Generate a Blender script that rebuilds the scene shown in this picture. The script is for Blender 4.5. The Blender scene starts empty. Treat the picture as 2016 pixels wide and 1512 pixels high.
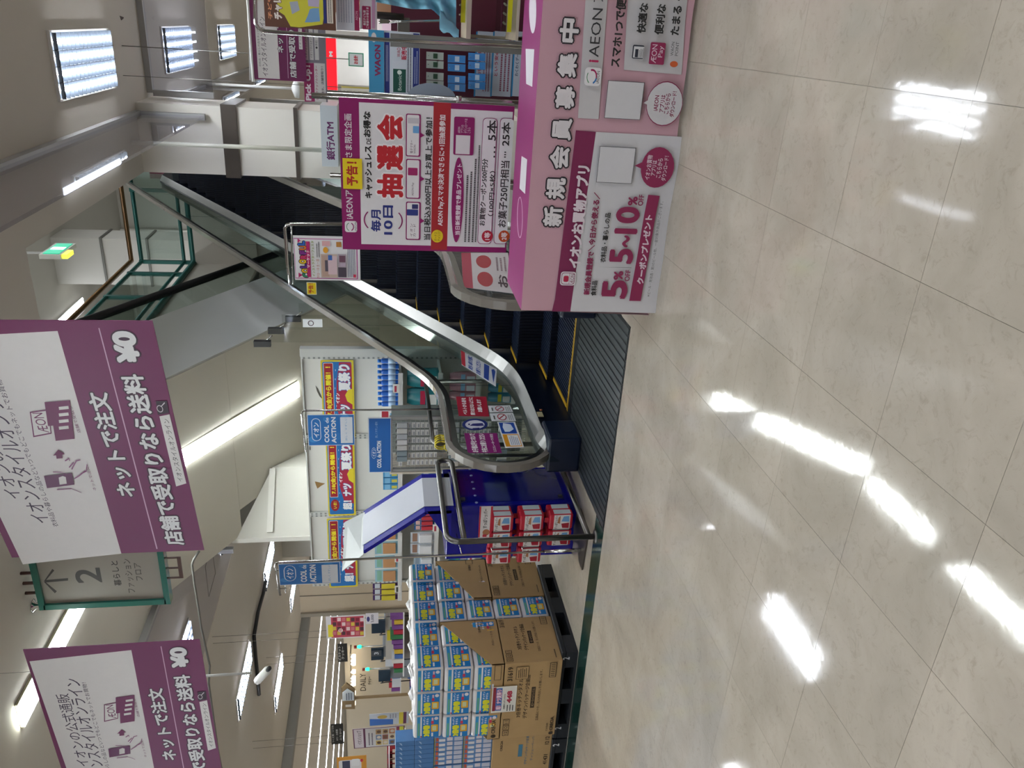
import bpy, bmesh, math, random
from mathutils import Vector, Matrix
random.seed(7)
scene = bpy.context.scene
COL = scene.collection
# ---------------------------------------------------------------- camera, world, exposure
FPX = 1545.0; HC = 1.5                       # focal length in pixels of the 2016 px frame, lens height
def _n(a):
    return Vector(a).normalized()
_Y = _n((719, -256, FPX)); _X = _n((3401, 232, -FPX)); _X = (_X - _Y*_X.dot(_Y)).normalized(); _Z = _X.cross(_Y)
RM = Matrix((_X, _Y, _Z))                    # photograph-upright camera axes (right, down, forward) -> room axes
C0 = Vector((0, 0, HC))
cam = bpy.data.cameras.new('camera'); cam.sensor_width = 36; cam.lens = FPX/2016*36; cam.clip_start = .05; cam.clip_end = 200
camo = bpy.data.objects.new('camera', cam); COL.objects.link(camo)
_r = RM @ Vector((0, 1, 0)); _u = RM @ Vector((1, 0, 0)); _b = -(RM @ Vector((0, 0, 1)))
camo.matrix_world = Matrix(((_r.x, _u.x, _b.x, 0), (_r.y, _u.y, _b.y, 0), (_r.z, _u.z, _b.z, HC), (0, 0, 0, 1)))
scene.camera = camo
w = bpy.data.worlds.new('world'); scene.world = w; w.use_nodes = True
w.node_tree.nodes['Background'].inputs[0].default_value = (.9, .95, 1, 1)
w.node_tree.nodes['Background'].inputs[1].default_value = .35
scene.view_settings.view_transform = 'Standard'; scene.view_settings.look = 'None'
scene.view_settings.exposure = 0.55; scene.view_settings.gamma = 1; scene.view_settings.use_curve_mapping = False
scene.cycles.use_denoising = True
scene.cycles.max_bounces = 8; scene.cycles.diffuse_bounces = 4; scene.cycles.glossy_bounces = 4
scene.cycles.transparent_max_bounces = 16; scene.cycles.transmission_bounces = 6
scene.cycles.caustics_reflective = False; scene.cycles.caustics_refractive = False
scene.cycles.sample_clamp_indirect = 6
LAMP = 10.5                                   # emission of the ceiling tubes

# ---------------------------------------------------------------- helpers: geometry of the photograph
def ray(x, y):
    return RM @ Vector((1512-y-756, x-1008, FPX))
def hit(x, y, P, N):
    d = ray(x, y); t = (Vector(P)-C0).dot(N)/d.dot(N); return C0 + d*t
def atY(x, y, Y): return hit(x, y, (0, Y, 0), Vector((0, 1, 0)))
def atX(x, y, X): return hit(x, y, (X, 0, 0), Vector((1, 0, 0)))
def atZ(x, y, Z=0): return hit(x, y, (0, 0, Z), Vector((0, 0, 1)))
def lin(h):
    h = h.lstrip('#'); v = [int(h[i:i+2], 16)/255 for i in (0, 2, 4)]
    return tuple(c/12.92 if c <= .04045 else ((c+.055)/1.055)**2.4 for c in v) + (1,)
_mc = {}
def M(col, rough=.5, metal=0, var=.05, scale=6, emit=0, coat=0, bump=0, spec=.5):
    """procedural principled material: flat colour broken by a little noise"""
    key = (col, rough, metal, var, scale, emit, coat, bump, spec)
    if key in _mc: return _mc[key]
    m = bpy.data.materials.new('mat_'+col.strip('#')); m.use_nodes = True
    nt = m.node_tree; b = nt.nodes['Principled BSDF']; c = lin(col)
    b.inputs['Roughness'].default_value = rough; b.inputs['Metallic'].default_value = metal
    b.inputs['Base Color'].default_value = c; b.inputs['Specular IOR Level'].default_value = spec
    if coat: b.inputs['Coat Weight'].default_value = coat; b.inputs['Coat Roughness'].default_value = .08
    if var or bump:
        g = nt.nodes.new('ShaderNodeNewGeometry'); n = nt.nodes.new('ShaderNodeTexNoise'); n.inputs['Scale'].default_value = scale
        n.inputs['Detail'].default_value = 4
        nt.links.new(g.outputs['Position'], n.inputs['Vector'])
    if var:
        r = nt.nodes.new('ShaderNodeMapRange'); r.inputs[3].default_value = 1-var; r.inputs[4].default_value = 1+var
        mx = nt.nodes.new('ShaderNodeVectorMath'); mx.operation = 'SCALE'; mx.inputs[0].default_value = c[:3]
        nt.links.new(n.outputs['Fac'], r.inputs[0]); nt.links.new(r.outputs[0], mx.inputs['Scale'])
        nt.links.new(mx.outputs[0], b.inputs['Base Color'])
    if bump:
        bp = nt.nodes.new('ShaderNodeBump'); bp.inputs['Strength'].default_value = bump; bp.inputs['Distance'].default_value = .01
        nt.links.new(n.outputs['Fac'], bp.inputs['Height']); nt.links.new(bp.outputs[0], b.inputs['Normal'])
    if emit:
        b.inputs['Emission Color'].default_value = c; b.inputs['Emission Strength'].default_value = emit
    _mc[key] = m; return m
def glassmat(name, tint, refl=.07, alpha=.9, rough=.02):
    m = bpy.data.materials.new(name); m.use_nodes = True; nt = m.node_tree; nt.nodes.clear()
    o = nt.nodes.new('ShaderNodeOutputMaterial'); t = nt.nodes.new('ShaderNodeBsdfTransparent'); t.inputs[0].default_value = tint
    g = nt.nodes.new('ShaderNodeBsdfGlossy'); g.inputs['Roughness'].default_value = rough
    f = nt.nodes.new('ShaderNodeFresnel'); f.inputs[0].default_value = 1.5
    mp = nt.nodes.new('ShaderNodeMath'); mp.operation = 'MAXIMUM'; mp.inputs[1].default_value = refl
    x = nt.nodes.new('ShaderNodeMixShader'); nt.links.new(f.outputs[0], mp.inputs[0])
    gg = nt.nodes.new('ShaderNodeNewGeometry'); sb = nt.nodes.new('ShaderNodeMath'); sb.operation = 'SUBTRACT'; sb.inputs[0].default_value = 1
    ml = nt.nodes.new('ShaderNodeMath'); ml.operation = 'MULTIPLY'; nt.links.new(gg.outputs['Backfacing'], sb.inputs[1])
    nt.links.new(mp.outputs[0], ml.inputs[0]); nt.links.new(sb.outputs[0], ml.inputs[1]); nt.links.new(ml.outputs[0], x.inputs[0])
    nt.links.new(t.outputs[0], x.inputs[1]); nt.links.new(g.outputs[0], x.inputs[2]); nt.links.new(x.outputs[0], o.inputs[0])
    return m
GLASS = glassmat('clear_glass', (.80, .86, .84, 1)); BARRIER = glassmat('barrier_glass', (.86, .86, .90, 1), .09)
ACRYL = glassmat('acrylic', (.93, .94, .93, 1), .05)
STEEL = M('#8c8c88', .28, 1, .06, 14); CHROME = M('#b9b9b6', .14, 1, .02); TUBE = M('#6e6c68', .3, 1, .05, 20)
WHITE = M('#e4e4e0', .5); CREAM = M('#cfcbc0', .6, 0, .03, 3); DARKRUB = M('#141416', .45)
NAVY = M('#0d1930', .35, 0, .1, 20); YELLOW = M('#c39a1c', .5); CARD = M('#ab8c5e', .75, 0, .08, 9); CARDD = M('#5a452a', .8)

KIDS = {}
class MB:
    """collects shapes (room coordinates) and links them as ONE mesh object"""
    def __init__(s): s.v = []; s.f = []; s.m = []; s.ms = []; s.sm = []
    def _mi(s, mat):
        if mat not in s.ms: s.ms.append(mat)
        return s.ms.index(mat)
    def add(s, vs, fs, mat, smooth=False):
        o = len(s.v); k = s._mi(mat); s.v += [tuple(p) for p in vs]
        for f in fs: s.f.append(tuple(i+o for i in f)); s.m.append(k); s.sm.append(smooth)
        return s
    def box(s, x0, y0, z0, x1, y1, z1, mat):
        x0, x1 = min(x0, x1), max(x0, x1); y0, y1 = min(y0, y1), max(y0, y1); z0, z1 = min(z0, z1), max(z0, z1)
        return s.add([(x0,y0,z0),(x1,y0,z0),(x1,y1,z0),(x0,y1,z0),(x0,y0,z1),(x1,y0,z1),(x1,y1,z1),(x0,y1,z1)],
              [(0,3,2,1),(4,5,6,7),(0,1,5,4),(1,2,6,5),(2,3,7,6),(3,0,4,7)], mat)
    def rbox(s, x0, y0, z0, x1, y1, z1, mat, r=.01):
        """box with bevelled edges"""
        bm = bmesh.new(); bmesh.ops.create_cube(bm, size=1)
        for v in bm.verts: v.co = Vector(((x0+x1)/2+v.co.x*abs(x1-x0), (y0+y1)/2+v.co.y*abs(y1-y0), (z0+z1)/2+v.co.z*abs(z1-z0)))
        bmesh.ops.bevel(bm, geom=list(bm.edges), offset=r, segments=2, affect='EDGES', profile=.5)
        bm.verts.index_update(); vs = [v.co[:] for v in bm.verts]; fs = [[v.index for v in f.verts] for f in bm.faces]; bm.free()
        return s.add(vs, fs, mat)
    def quad(s, a, b, c, d, mat): return s.add([a, b, c, d], [(0, 1, 2, 3)], mat)
    def slab(s, pts, off, mat):
        """polygon pts extruded by the vector off"""
        n = len(pts); off = Vector(off); a = [Vector(p) for p in pts]; b = [p+off for p in a]
        return s.add(a+b, [tuple(range(n-1, -1, -1)), tuple(range(n, 2*n))] + [(i, (i+1) % n, n+(i+1) % n, n+i) for i in range(n)], mat)
    def tube(s, pts, r, mat, n=8, close=True):
        P = [Vector(p) for p in pts]; vs = []; up = None
        for i, p in enumerate(P):
            t = (P[min(i+1, len(P)-1)]-P[max(i-1, 0)]).normalized()
            if up is None:
                up = Vector((0, 0, 1)) if abs(t.z) < .9 else Vector((1, 0, 0))
            a = (up - t*up.dot(t))
            if a.length < 1e-4: a = t.orthogonal()
            a.normalize(); b = t.cross(a); up = a
            for k in range(n):
                g = 2*math.pi*k/n; vs.append(p + a*math.cos(g)*r + b*math.sin(g)*r)
        fs = [(i*n+k, i*n+(k+1) % n, (i+1)*n+(k+1) % n, (i+1)*n+k) for i in range(len(P)-1) for k in range(n)]
        fs += [tuple(range(n-1, -1, -1)), tuple(range((len(P)-1)*n, len(P)*n))]
        return s.add(vs, fs, mat, True)
    def strip(s, pts, prof, mat, side=Vector((1, 0, 0))):
        """sweep a closed profile of (across, out) pairs along pts that lie in a plane with normal `side`"""
        P = [Vector(p) for p in pts]; vs = []; n = len(prof)
        for i, p in enumerate(P):
            t = (P[min(i+1, len(P)-1)]-P[max(i-1, 0)]).normalized(); o = side.cross(t).normalized()
            for a, b in prof: vs.append(p + side*a + o*b)
        fs = [(i*n+k, i*n+(k+1) % n, (i+1)*n+(k+1) % n, (i+1)*n+k) for i in range(len(P)-1) for k in range(n)]
        fs += [tuple(range(n-1, -1, -1)), tuple(range((len(P)-1)*n, len(P)*n))]
        return s.add(vs, fs, mat)
    def lathe(s, c, prof, mat, n=14):
        c = Vector(c); vs = [c+Vector((r*math.cos(2*math.pi*k/n), r*math.sin(2*math.pi*k/n), z)) for r, z in prof for k in range(n)]
        fs = [(i*n+k, i*n+(k+1) % n, (i+1)*n+(k+1) % n, (i+1)*n+k) for i in range(len(prof)-1) for k in range(n)]
        fs += [tuple(range(n-1, -1, -1)), tuple(range((len(prof)-1)*n, len(prof)*n))]
        return s.add(vs, fs, mat, True)
    def build(s, name, parent=None, local=False):
        me = bpy.data.meshes.new(name); off = Vector((0, 0, 0))
        if parent is not None and not local:
            inv = WM(parent).inverted(); vs = [tuple(inv @ Vector(p)) for p in s.v]
        else: vs = s.v
        me.from_pydata(vs, [], s.f); 
        for m in s.ms: me.materials.append(m)
        me.polygons.foreach_set('material_index', s.m); me.polygons.foreach_set('use_smooth', s.sm); me.update()
        o = bpy.data.objects.new(name, me); COL.objects.link(o)
        if parent is not None: o.parent = parent; KIDS.setdefault(parent.name, []).append(o)
        return o
def WM(o):
    m = Matrix.LocRotScale(o.location, o.rotation_euler if o.rotation_mode != 'QUATERNION' else o.rotation_quaternion, o.scale)
    return WM(o.parent) @ m if o.parent else m
def tag(o, label, cat, group=None):
    o['label'] = label; o['category'] = cat
    if group: o['group'] = group
    return o
def thing(name, label, cat, loc, group=None):
    o = bpy.data.objects.new(name, None); COL.objects.link(o); o.location = loc; o.empty_display_size = .1
    return tag(o, label, cat, group)
def struct(name, mb, parent=None):
    o = mb.build(name, parent)
    if parent is None: o['kind'] = 'structure'
    return o
def tree(o, M4=None, label=None, loc=None):
    """copy a thing with its parts and their parts"""
    c = o.copy(); COL.objects.link(c)
    if loc is not None: c.location = loc
    if M4 is not None: c.matrix_world = M4
    if label: c['label'] = label
    for ch in KIDS.get(o.name, []):
        d = ch.copy(); COL.objects.link(d); d.parent = c
        for g in KIDS.get(ch.name, []):
            e = g.copy(); COL.objects.link(e); e.parent = d
    return c

# ---------------------------------------------------------------- helper: flat print (lettering, posters)
_gc = {}
def glyph(s, off):
    if (s, off) in _gc: return _gc[s, off]
    cu = bpy.data.curves.new('t', 'FONT'); cu.body = s; cu.offset = off; cu.resolution_u = 5 if len(s) <= 3 else 2; cu.fill_mode = 'FRONT'
    o = bpy.data.objects.new('t', cu); COL.objects.link(o); dg = bpy.context.evaluated_depsgraph_get()
    me = bpy.data.meshes.new_from_object(o.evaluated_get(dg))
    V = [(v.co.x, v.co.y) for v in me.vertices]; Fs = [tuple(p.vertices) for p in me.polygons]
    bpy.data.objects.remove(o); bpy.data.curves.remove(cu); bpy.data.meshes.remove(me)
    if not V: V = [(0, 0), (1, 1)]
    _gc[s, off] = (V, Fs); return _gc[s, off]
INK = {}
def ink(c):
    return M(c, .45, 0, .03, 30)
class Print:
    """print on a flat face. frame: O = top-left corner, ex right, ey up. Unit grid (W,H) or photograph pixels."""
    def __init__(s, O, ex, ey, w, h, px=True, W=None, H=None, step=.0001):
        s.O = Vector(O); s.ex = Vector(ex).normalized(); s.ey = Vector(ey).normalized(); s.n = s.ex.cross(s.ey).normalized()
        s.w, s.h, s.px = w, h, px; s.W, s.H = W or w, H or h; s.mb = MB(); s.k = 1; s.step = step
    def L(s, p):
        if s.px:
            q = hit(p[0], p[1], s.O, s.n)-s.O; return (q.dot(s.ex), -q.dot(s.ey))
        return (p[0]*s.w/s.W, p[1]*s.h/s.H)
    def _put(s, pts, fs, col):
        z = s.k*s.step; s.k += 1
        s.mb.add([(a, -b, z) for a, b in pts], fs, ink(col) if isinstance(col, str) else col)
    def poly(s, pts, col):
        q = [s.L(p) for p in pts]
        ar = sum(q[i][0]*q[(i+1) % len(q)][1]-q[(i+1) % len(q)][0]*q[i][1] for i in range(len(q)))
        if ar > 0: q = q[::-1]
        s._put(q, [tuple(range(len(q)))], col); return s
    def box4(s, b):
        """b = photo box (x0,y0,x1,y1) or grid box (left,top,right,bottom) -> local l,t,r,b"""
        x0, y0, x1, y1 = b
        if s.px:
            xm, ym = (x0+x1)/2, (y0+y1)/2
            return s.L((xm, y1))[0], s.L((x0, ym))[1], s.L((xm, y0))[0], s.L((x1, ym))[1]
        l, t = s.L((x0, y0)); r, bb = s.L((x1, y1)); return l, t, r, bb
    def rect(s, b, col, rad=0, clip=True):
        l, t, r, bb = s.box4(b)
        if clip: l, r = max(l, 0), min(r, s.w); t, bb = max(t, 0), min(bb, s.h)
        if rad:
            R = rad*min(r-l, bb-t); q = []
            for cx, cy, a0 in ((r-R, t+R, -90), (r-R, bb-R, 0), (l+R, bb-R, 90), (l+R, t+R, 180)):
                q += [(cx+R*math.cos(math.radians(a0+k*30)), cy+R*math.sin(math.radians(a0+k*30))) for k in range(4)]
            s._put(q[::-1], [tuple(range(len(q)))], col)
        else: s._put([(l, bb), (r, bb), (r, t), (l, t)], [(0, 1, 2, 3)], col)
        return s
    def oval(s, b, col, n=24):
        l, t, r, bb = s.box4(b); cx, cy, a, c = (l+r)/2, (t+bb)/2, (r-l)/2, (bb-t)/2
        s._put([(cx+a*math.cos(2*math.pi*k/n), cy-c*math.sin(2*math.pi*k/n)) for k in range(n)], [tuple(range(n))], col); return s
    def ring(s, b, col, t=.15, a0=0, a1=360, n=28):
        l, tt, r, bb = s.box4(b); cx, cy, a, c = (l+r)/2, (tt+bb)/2, (r-l)/2, (bb-tt)/2; q = []; m = n+1
        for k in range(m):
            g = math.radians(a0+(a1-a0)*k/n); q += [(cx+a*math.cos(g), cy-c*math.sin(g)), (cx+a*(1-t)*math.cos(g), cy-c*(1-t)*math.sin(g))]
        s._put(q, [(2*i, 2*i+2, 2*i+3, 2*i+1) for i in range(n)], col); return s
    def _text(s, txt, l, t, r, b, col, bold):
        V, Fs = glyph(txt, 0.0); xs = [v[0] for v in V]; ys = [v[1] for v in V]
        x0, x1, y0, y1 = min(xs)-bold, max(xs)+bold, min(ys)-bold, max(ys)+bold; kx = (r-l)/max(x1-x0, 1e-3); ky = (b-t)/max(y1-y0, 1e-3)
        base = [(l+(x-x0)*kx, b-(y-y0)*ky) for x, y in V]
        if bold < .012: s._put(base, Fs, col); return
        rr = [(bold, 4 if bold < .03 else 6 if bold < .06 else 10)] + ([(bold*.5, 6)] if bold >= .06 else [])
        z = s.k*s.step; c = 0; s.k += 2; m = ink(col) if isinstance(col, str) else col
        for rad, n in rr:
            for k in range(n):
                g = 2*math.pi*(k+.5)/n; c += 1
                s.mb.add([(x+rad*math.cos(g)*kx, -(y+rad*math.sin(g)*ky), z+c*1.5e-5) for x, y in base], Fs, m)
    def text(s, txt, pl, pr, h, col='#222222', bold=.015, out=None, ob=.05):
        """text from the middle of its left end pl to the middle of its right end pr, h tall (pixels / grid)"""
        if s.px:
            a, b = s.L(pl), s.L(pr); cx, cy = (pl[0]+pr[0])/2, (pl[1]+pr[1])/2
            hh = s.L((cx+h/2, cy))[1]-s.L((cx-h/2, cy))[1]
        else: a, b = s.L(pl), s.L(pr); hh = h*s.h/s.H
        l, r, cy = a[0], b[0], (a[1]+b[1])/2
        if out:
            g = ob*hh; s._text(txt, l-g, cy-hh/2-g, r+g, cy+hh/2+g, out, ob*.9+bold)
        s._text(txt, l, cy-hh/2, r, cy+hh/2, col, bold); return s
    def lines(s, b, n, col, fill=.45, seed=0):
        """small print too fine to read: rows of short dashes"""
        rnd = random.Random(seed); l, t, r, bb = s.box4(b); q = []; f = []
        for i in range(n):
            y = t+(bb-t)*(i+.25)/n; hh = (bb-t)/n*fill; x = l; end = r-(r-l)*rnd.random()*.25
            while x < end:
                wd = min(hh*(.6+rnd.random()*.5), r-x); o = len(q); q += [(x, y+hh), (x+wd, y+hh), (x+wd, y), (x, y)]; f.append((o, o+1, o+2, o+3)); x += wd+hh*.25
        s._put(q, f, col); return s
    def build(s, parent, name='lettering'):
        """parent must carry the frame matrix (see frame)"""
        o = s.mb.build(name, parent, True); return o
def frame(O, ex, ey):
    ex = Vector(ex).normalized(); ey = Vector(ey).normalized(); n = ex.cross(ey).normalized(); ey = n.cross(ex)
    return Matrix(((ex.x, ey.x, n.x, O[0]), (ex.y, ey.y, n.y, O[1]), (ex.z, ey.z, n.z, O[2]), (0, 0, 0, 1)))
def setm(o, m4):
    o.location = m4.to_translation(); o.rotation_mode = 'QUATERNION'; o.rotation_quaternion = m4.to_quaternion()
def sheet(name, label, cat, O, ex, ey, w, h, base='#e6e6e4', thick=.003, px=True, W=None, H=None, group=None, rough=.45, board='panel', wav=0):
    """a sign: thing > panel (the sheet) ; returns (thing, Print) - call P.build(thing) after printing"""
    t = thing(name, label, cat, (0, 0, 0), group); setm(t, frame(O, ex, ey))
    mb = MB(); mb.box(0, -h, -thick, w, 0, 0, M(base, rough, 0, .03, 12) if isinstance(base, str) else base)
    mb.build(board, t, True)
    return t, Print(O, ex, ey, w, h, px, W, H)
UPV = Vector((0, 0, 1)); EX = Vector((1, 0, 0))
def sheet_px(name, label, cat, Y, box, **k):
    """a sign standing in the plane Y = const, given by its photo box (x0,y0,x1,y1)"""
    x0, y0, x1, y1 = box; tl = atY(x0, y1, Y); xm = (x0+x1)/2
    l = atY(xm, y1, Y).x; r = atY(xm, y0, Y).x; ym = (y0+y1)/2; top = atY(x0, ym, Y).z; bot = atY(x1, ym, Y).z
    return sheet(name, label, cat, (l, Y, top), EX, UPV, r-l, top-bot, **k)

# ================================================================ THE SETTING
ZC = 3.95; Z2 = 5.2                          # first-floor ceiling, second-floor level
# floor: tiles of .4855 m, each one a part, over a base slab
def floormat():
    m = bpy.data.materials.new('vinyl_tile'); m.use_nodes = True; nt = m.node_tree; b = nt.nodes['Principled BSDF']; L = nt.links
    g = nt.nodes.new('ShaderNodeNewGeometry'); oi = nt.nodes.new('ShaderNodeObjectInfo')
    def noise(sc, det, dist=0, rough=.6):
        n = nt.nodes.new('ShaderNodeTexNoise'); n.inputs['Scale'].default_value = sc; n.inputs['Detail'].default_value = det
        n.inputs['Distortion'].default_value = dist; n.inputs['Roughness'].default_value = rough; L.new(g.outputs['Position'], n.inputs['Vector']); return n
    a = noise(2.6, 8, .6); c = noise(19, 10, 1.6, .78); f = noise(9, 3)
    r = nt.nodes.new('ShaderNodeValToRGB'); e = r.color_ramp.elements
    e[0].position = .25; e[0].color = lin('#978e80'); e[1].position = .75; e[1].color = lin('#b2a89a')
    r2 = nt.nodes.new('ShaderNodeValToRGB'); e = r2.color_ramp.elements
    e[0].position = .36; e[0].color = (.80, .795, .79, 1); e[1].position = .47; e[1].color = (1, 1, 1, 1)
    mx = nt.nodes.new('ShaderNodeMix'); mx.data_type = 'RGBA'; mx.blend_type = 'MULTIPLY'; mx.inputs[0].default_value = .8
    L.new(a.outputs['Fac'], r.inputs[0]); L.new(c.outputs['Fac'], r2.inputs[0]); L.new(r.outputs[0], mx.inputs[6]); L.new(r2.outputs[0], mx.inputs[7])
    mr = nt.nodes.new('ShaderNodeMapRange'); mr.inputs[3].default_value = .95; mr.inputs[4].default_value = 1.03; L.new(oi.outputs['Random'], mr.inputs[0])
    vm = nt.nodes.new('ShaderNodeVectorMath'); vm.operation = 'SCALE'; L.new(mx.outputs[2], vm.inputs[0]); L.new(mr.outputs[0], vm.inputs['Scale'])
    L.new(vm.outputs[0], b.inputs['Base Color']); b.inputs['Roughness'].default_value = .07; b.inputs['Specular IOR Level'].default_value = .55
    bp = nt.nodes.new('ShaderNodeBump'); bp.inputs['Strength'].default_value = .03; bp.inputs['Distance'].default_value = .01
    L.new(f.outputs['Fac'], bp.inputs['Height']); L.new(bp.outputs[0], b.inputs['Normal'])
    return m
TILE = floormat()
JOINT = M('#8b8578', .6)
fl = struct('floor', MB().box(-46, -10, -.12, 14, 46, -.004, JOINT).box(-46, 8.2, -.004, 14, 46, 0, TILE).box(-46, -10, -.004, 14, -1.9, 0, TILE)
            .box(-46, -1.9, -.004, -7.3, 8.2, 0, TILE).box(3.3, -1.9, -.004, 14, 8.2, 0, TILE))
TS = .4855; tm = None
X0 = -.0975-TS*7; rows = [1.94-TS*k for k in range(1, 8)][::-1]
def tileset(x0, x1, y0, y1):
    """one tile part"""
    global tm
    g = .0006
    mb = MB(); mb.box(0, 0, -.004, 1, 1, -.0004, M('#7d776a', .8)); mb.quad((0, 0, 0), (1, 0, 0), (1, 1, 0), (0, 1, 0), TILE)
    if tm is None:
        tm = mb.build('floor_tile'); bpy.data.objects.remove(tm, do_unlink=False) if False else None
        o = tm
    else:
        o = tm.copy(); COL.objects.link(o)
    o.parent = fl; o.location = (x0+g, y0+g, 0); o.scale = (x1-x0-2*g, y1-y0-2*g, 1)
ys = [-1.9, .97, 1.4545, 1.94, 2.4255, 2.911, 3.3965, 3.882, 4.367]
xs = [-7.3, -6.4, -5.56, -5.075, -4.59, -4.105, -3.62] + [-.0975-TS*k for k in range(7, -7, -1)] + [3.3]
for i in range(len(xs)-1):
    for j in range(len(ys)-1): tileset(xs[i], xs[i+1], ys[j], ys[j+1])
ys2 = [4.57, 5.05, 5.54, 6.02, 6.51, 7.0, 7.48, 8.2]
for i in range(len(xs)-1):
    for j in range(len(ys2)-1):
        if xs[i] < -3.13 or xs[i] >= -1.75: tileset(xs[i], min(xs[i+1], -3.14) if xs[i] < -3.13 else xs[i+1], ys2[j], ys2[j+1])
for i in range(len(xs)-1):
    if xs[i] >= -1.65: tileset(xs[i], xs[i+1], 4.367, 4.57)
tileset(-1.63, -1.554, 4.367, 4.57)
MARBLE = M('#16302a', .18, 0, .5, 40)
struct('trim_1', MB().box(-12, 4.367, -.004, -3.145, 4.57, .0015, MARBLE))
# grooved landing plate in front of the escalator
lp = MB(); lp.box(-3.14, 4.372, -.06, -1.63, 5.56, .001, M('#2a2e30', .3, .5, .1, 30))
nrib = 27
for i in range(nrib):
    x = -3.125+i*(1.49/nrib); lp.box(x, 4.385, .001, x+.040, 5.55, .0045, M('#4a5052', .35, .6, .1, 30))

# ceilings with the opening for the escalators
CEIL = M('#c2bdb3', .7, 0, .02, 2)
cb = MB()
for a in ((-46, -10, 14, 5.78), (-46, 5.78, -5.0, 9.0), (-46, 9.0, -6.2, 46), (-1.6, 5.78, 14, 46), (-5.0, 5.78, -3.3, 6.9), (-6.2, 16.1, -1.6, 46)):
    cb.box(a[0], a[1], ZC, a[2], a[3], ZC+.06, CEIL)
struct('ceiling_1', cb)
fb = MB(); FA = M('#b9b3a8', .7, 0, .02, 2)      # floor slab edge seen above the ceiling
fb.box(-1.6, 5.72, ZC+.06, -1.5, 16, Z2, FA); fb.box(-3.3, 5.72, ZC+.06, -1.5, 5.80, Z2, FA); fb.box(-3.36, 5.8, ZC+.06, -3.3, 6.9, Z2, FA)
fb.box(-4.72, 16.0, ZC+.06, -1.5, 16.1, Z2, FA); fb.box(-4.76, 9, ZC+.06, -4.68, 16.1, Z2, FA)
struct('ceiling_2', fb)
struct('wall_back', MB().box(-46, 36, 0, 14, 36.2, ZC, CREAM)); struct('wall_left', MB().box(-46, -10, 0, -45.8, 36, ZC, CREAM))
struct('wall_right', MB().box(13.8, -10, 0, 14, 36, ZC, CREAM)); struct('wall_front', MB().box(-46, -10, 0, 14, -9.8, ZC, CREAM))
# white wall behind the shelving, set at an angle under the second escalator
WALLW = M('#cfcdc4', .6, 0, .02, 4)
wb = MB(); wb.slab([(-5.74, 8.12, 0), (-5.13, 8.72, 0), (-5.13, 8.72, 2.87), (-5.74, 8.12, 3.25)], (-.06, .06, 0), WALLW)
wb.slab([(-5.13, 8.72, 0), (-5.33, 9.75, 0), (-5.33, 9.75, 2.28), (-5.13, 8.72, 2.87)], (-.06, 0, 0), WALLW)
wb.slab([(-5.70, 8.15, 2.83), (-5.14, 8.70, 2.83), (-5.14, 8.70, 2.90), (-5.70, 8.15, 2.90)], (.02, -.02, 0), M('#dcdad2', .5))
wb.box(-5.80, 8.10, 0, -5.74, 9.2, 3.30, WALLW)
wb.box(-6.3, 9.2, 0, -5.74, 9.26, ZC, WALLW)
struct('wall_middle', wb)
struct('wall_under_slab', MB().box(-12, 16.1, 0, -1.5, 16.2, ZC, M('#bdbbb2', .6, 0, .02, 3)).box(-6.2, 12.0, 2.2, -6.1, 16.1, ZC, CREAM))
# beige wall bay left of the shelving
_q = atY(592, 1206, 9.5); bw = MB(); bw.box(_q.x, 9.5, 0, atY(592, 1120, 9.5).x, 9.6, _q.z, M('#b3a48c', .55, 0, .04, 3)); bw.box(_q.x-.06, 9.46, 0, _q.x, 9.6, _q.z, M('#8d8474', .5)); bw.box(_q.x+.30, 9.49, 0, _q.x+.31, 9.5, _q.z, M('#6f675b', .5))
struct('wall_beige', bw)
# second floor room
F2 = M('#c9c6be', .65, 0, .02, 3)
b2 = MB(); b2.box(-14, 16.1, Z2-.02, 4, 40, Z2, F2); b2.box(-14, 8, Z2-.02, -4.72, 16.1, Z2, F2); b2.box(-1.5, -2, Z2-.02, 4, 16.1, Z2, F2); b2.box(-14, -2, Z2-.02, -1.5, 5.72, Z2, F2)
struct('floor_upper', b2)
struct('ceiling_upper', MB().box(-14, -2, 9.0, 4, 30, 9.1, M('#a9a69d', .7, 0, .02, 2)))
u = MB(); u.box(-14, 24, Z2, 4, 24.1, 9, F2); u.box(-13.9, -2, Z2, -13.8, 24, 9, F2); u.box(3.9, -2, Z2, 4, 24, 9, F2); u.box(-14, -2, Z2, 4, -1.9, 9, F2)
u.box(-8.2, 23.9, Z2, -8.0, 24, 8.0, M('#77756f', .5)); u.box(-11.4, 23.9, 7.9, -8.0, 24, 8.0, M('#77756f', .5))
u.box(-6.1, 23.85, Z2, -5.98, 24, 9, M('#e2e0d8', .5)); u.box(-6.18, 23.85, Z2, -6.1, 24, 9, M('#3a3934', .5))
struct('wall_upper', u)

# pillar
P1 = MB(); PIL = M('#dedad0', .55, 0, .03, 3)
P1.box(-1.60, 8.80, 0, -.915, 9.45, ZC, PIL)
for z0, z1 in ((2.98, 3.13), (2.37, 2.41)): 
    P1.box(-1.625, 8.77, z0, -.89, 9.48, z1, M('#5d5650', .35, .6)); 
struct('wall_pillar', P1)
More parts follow.
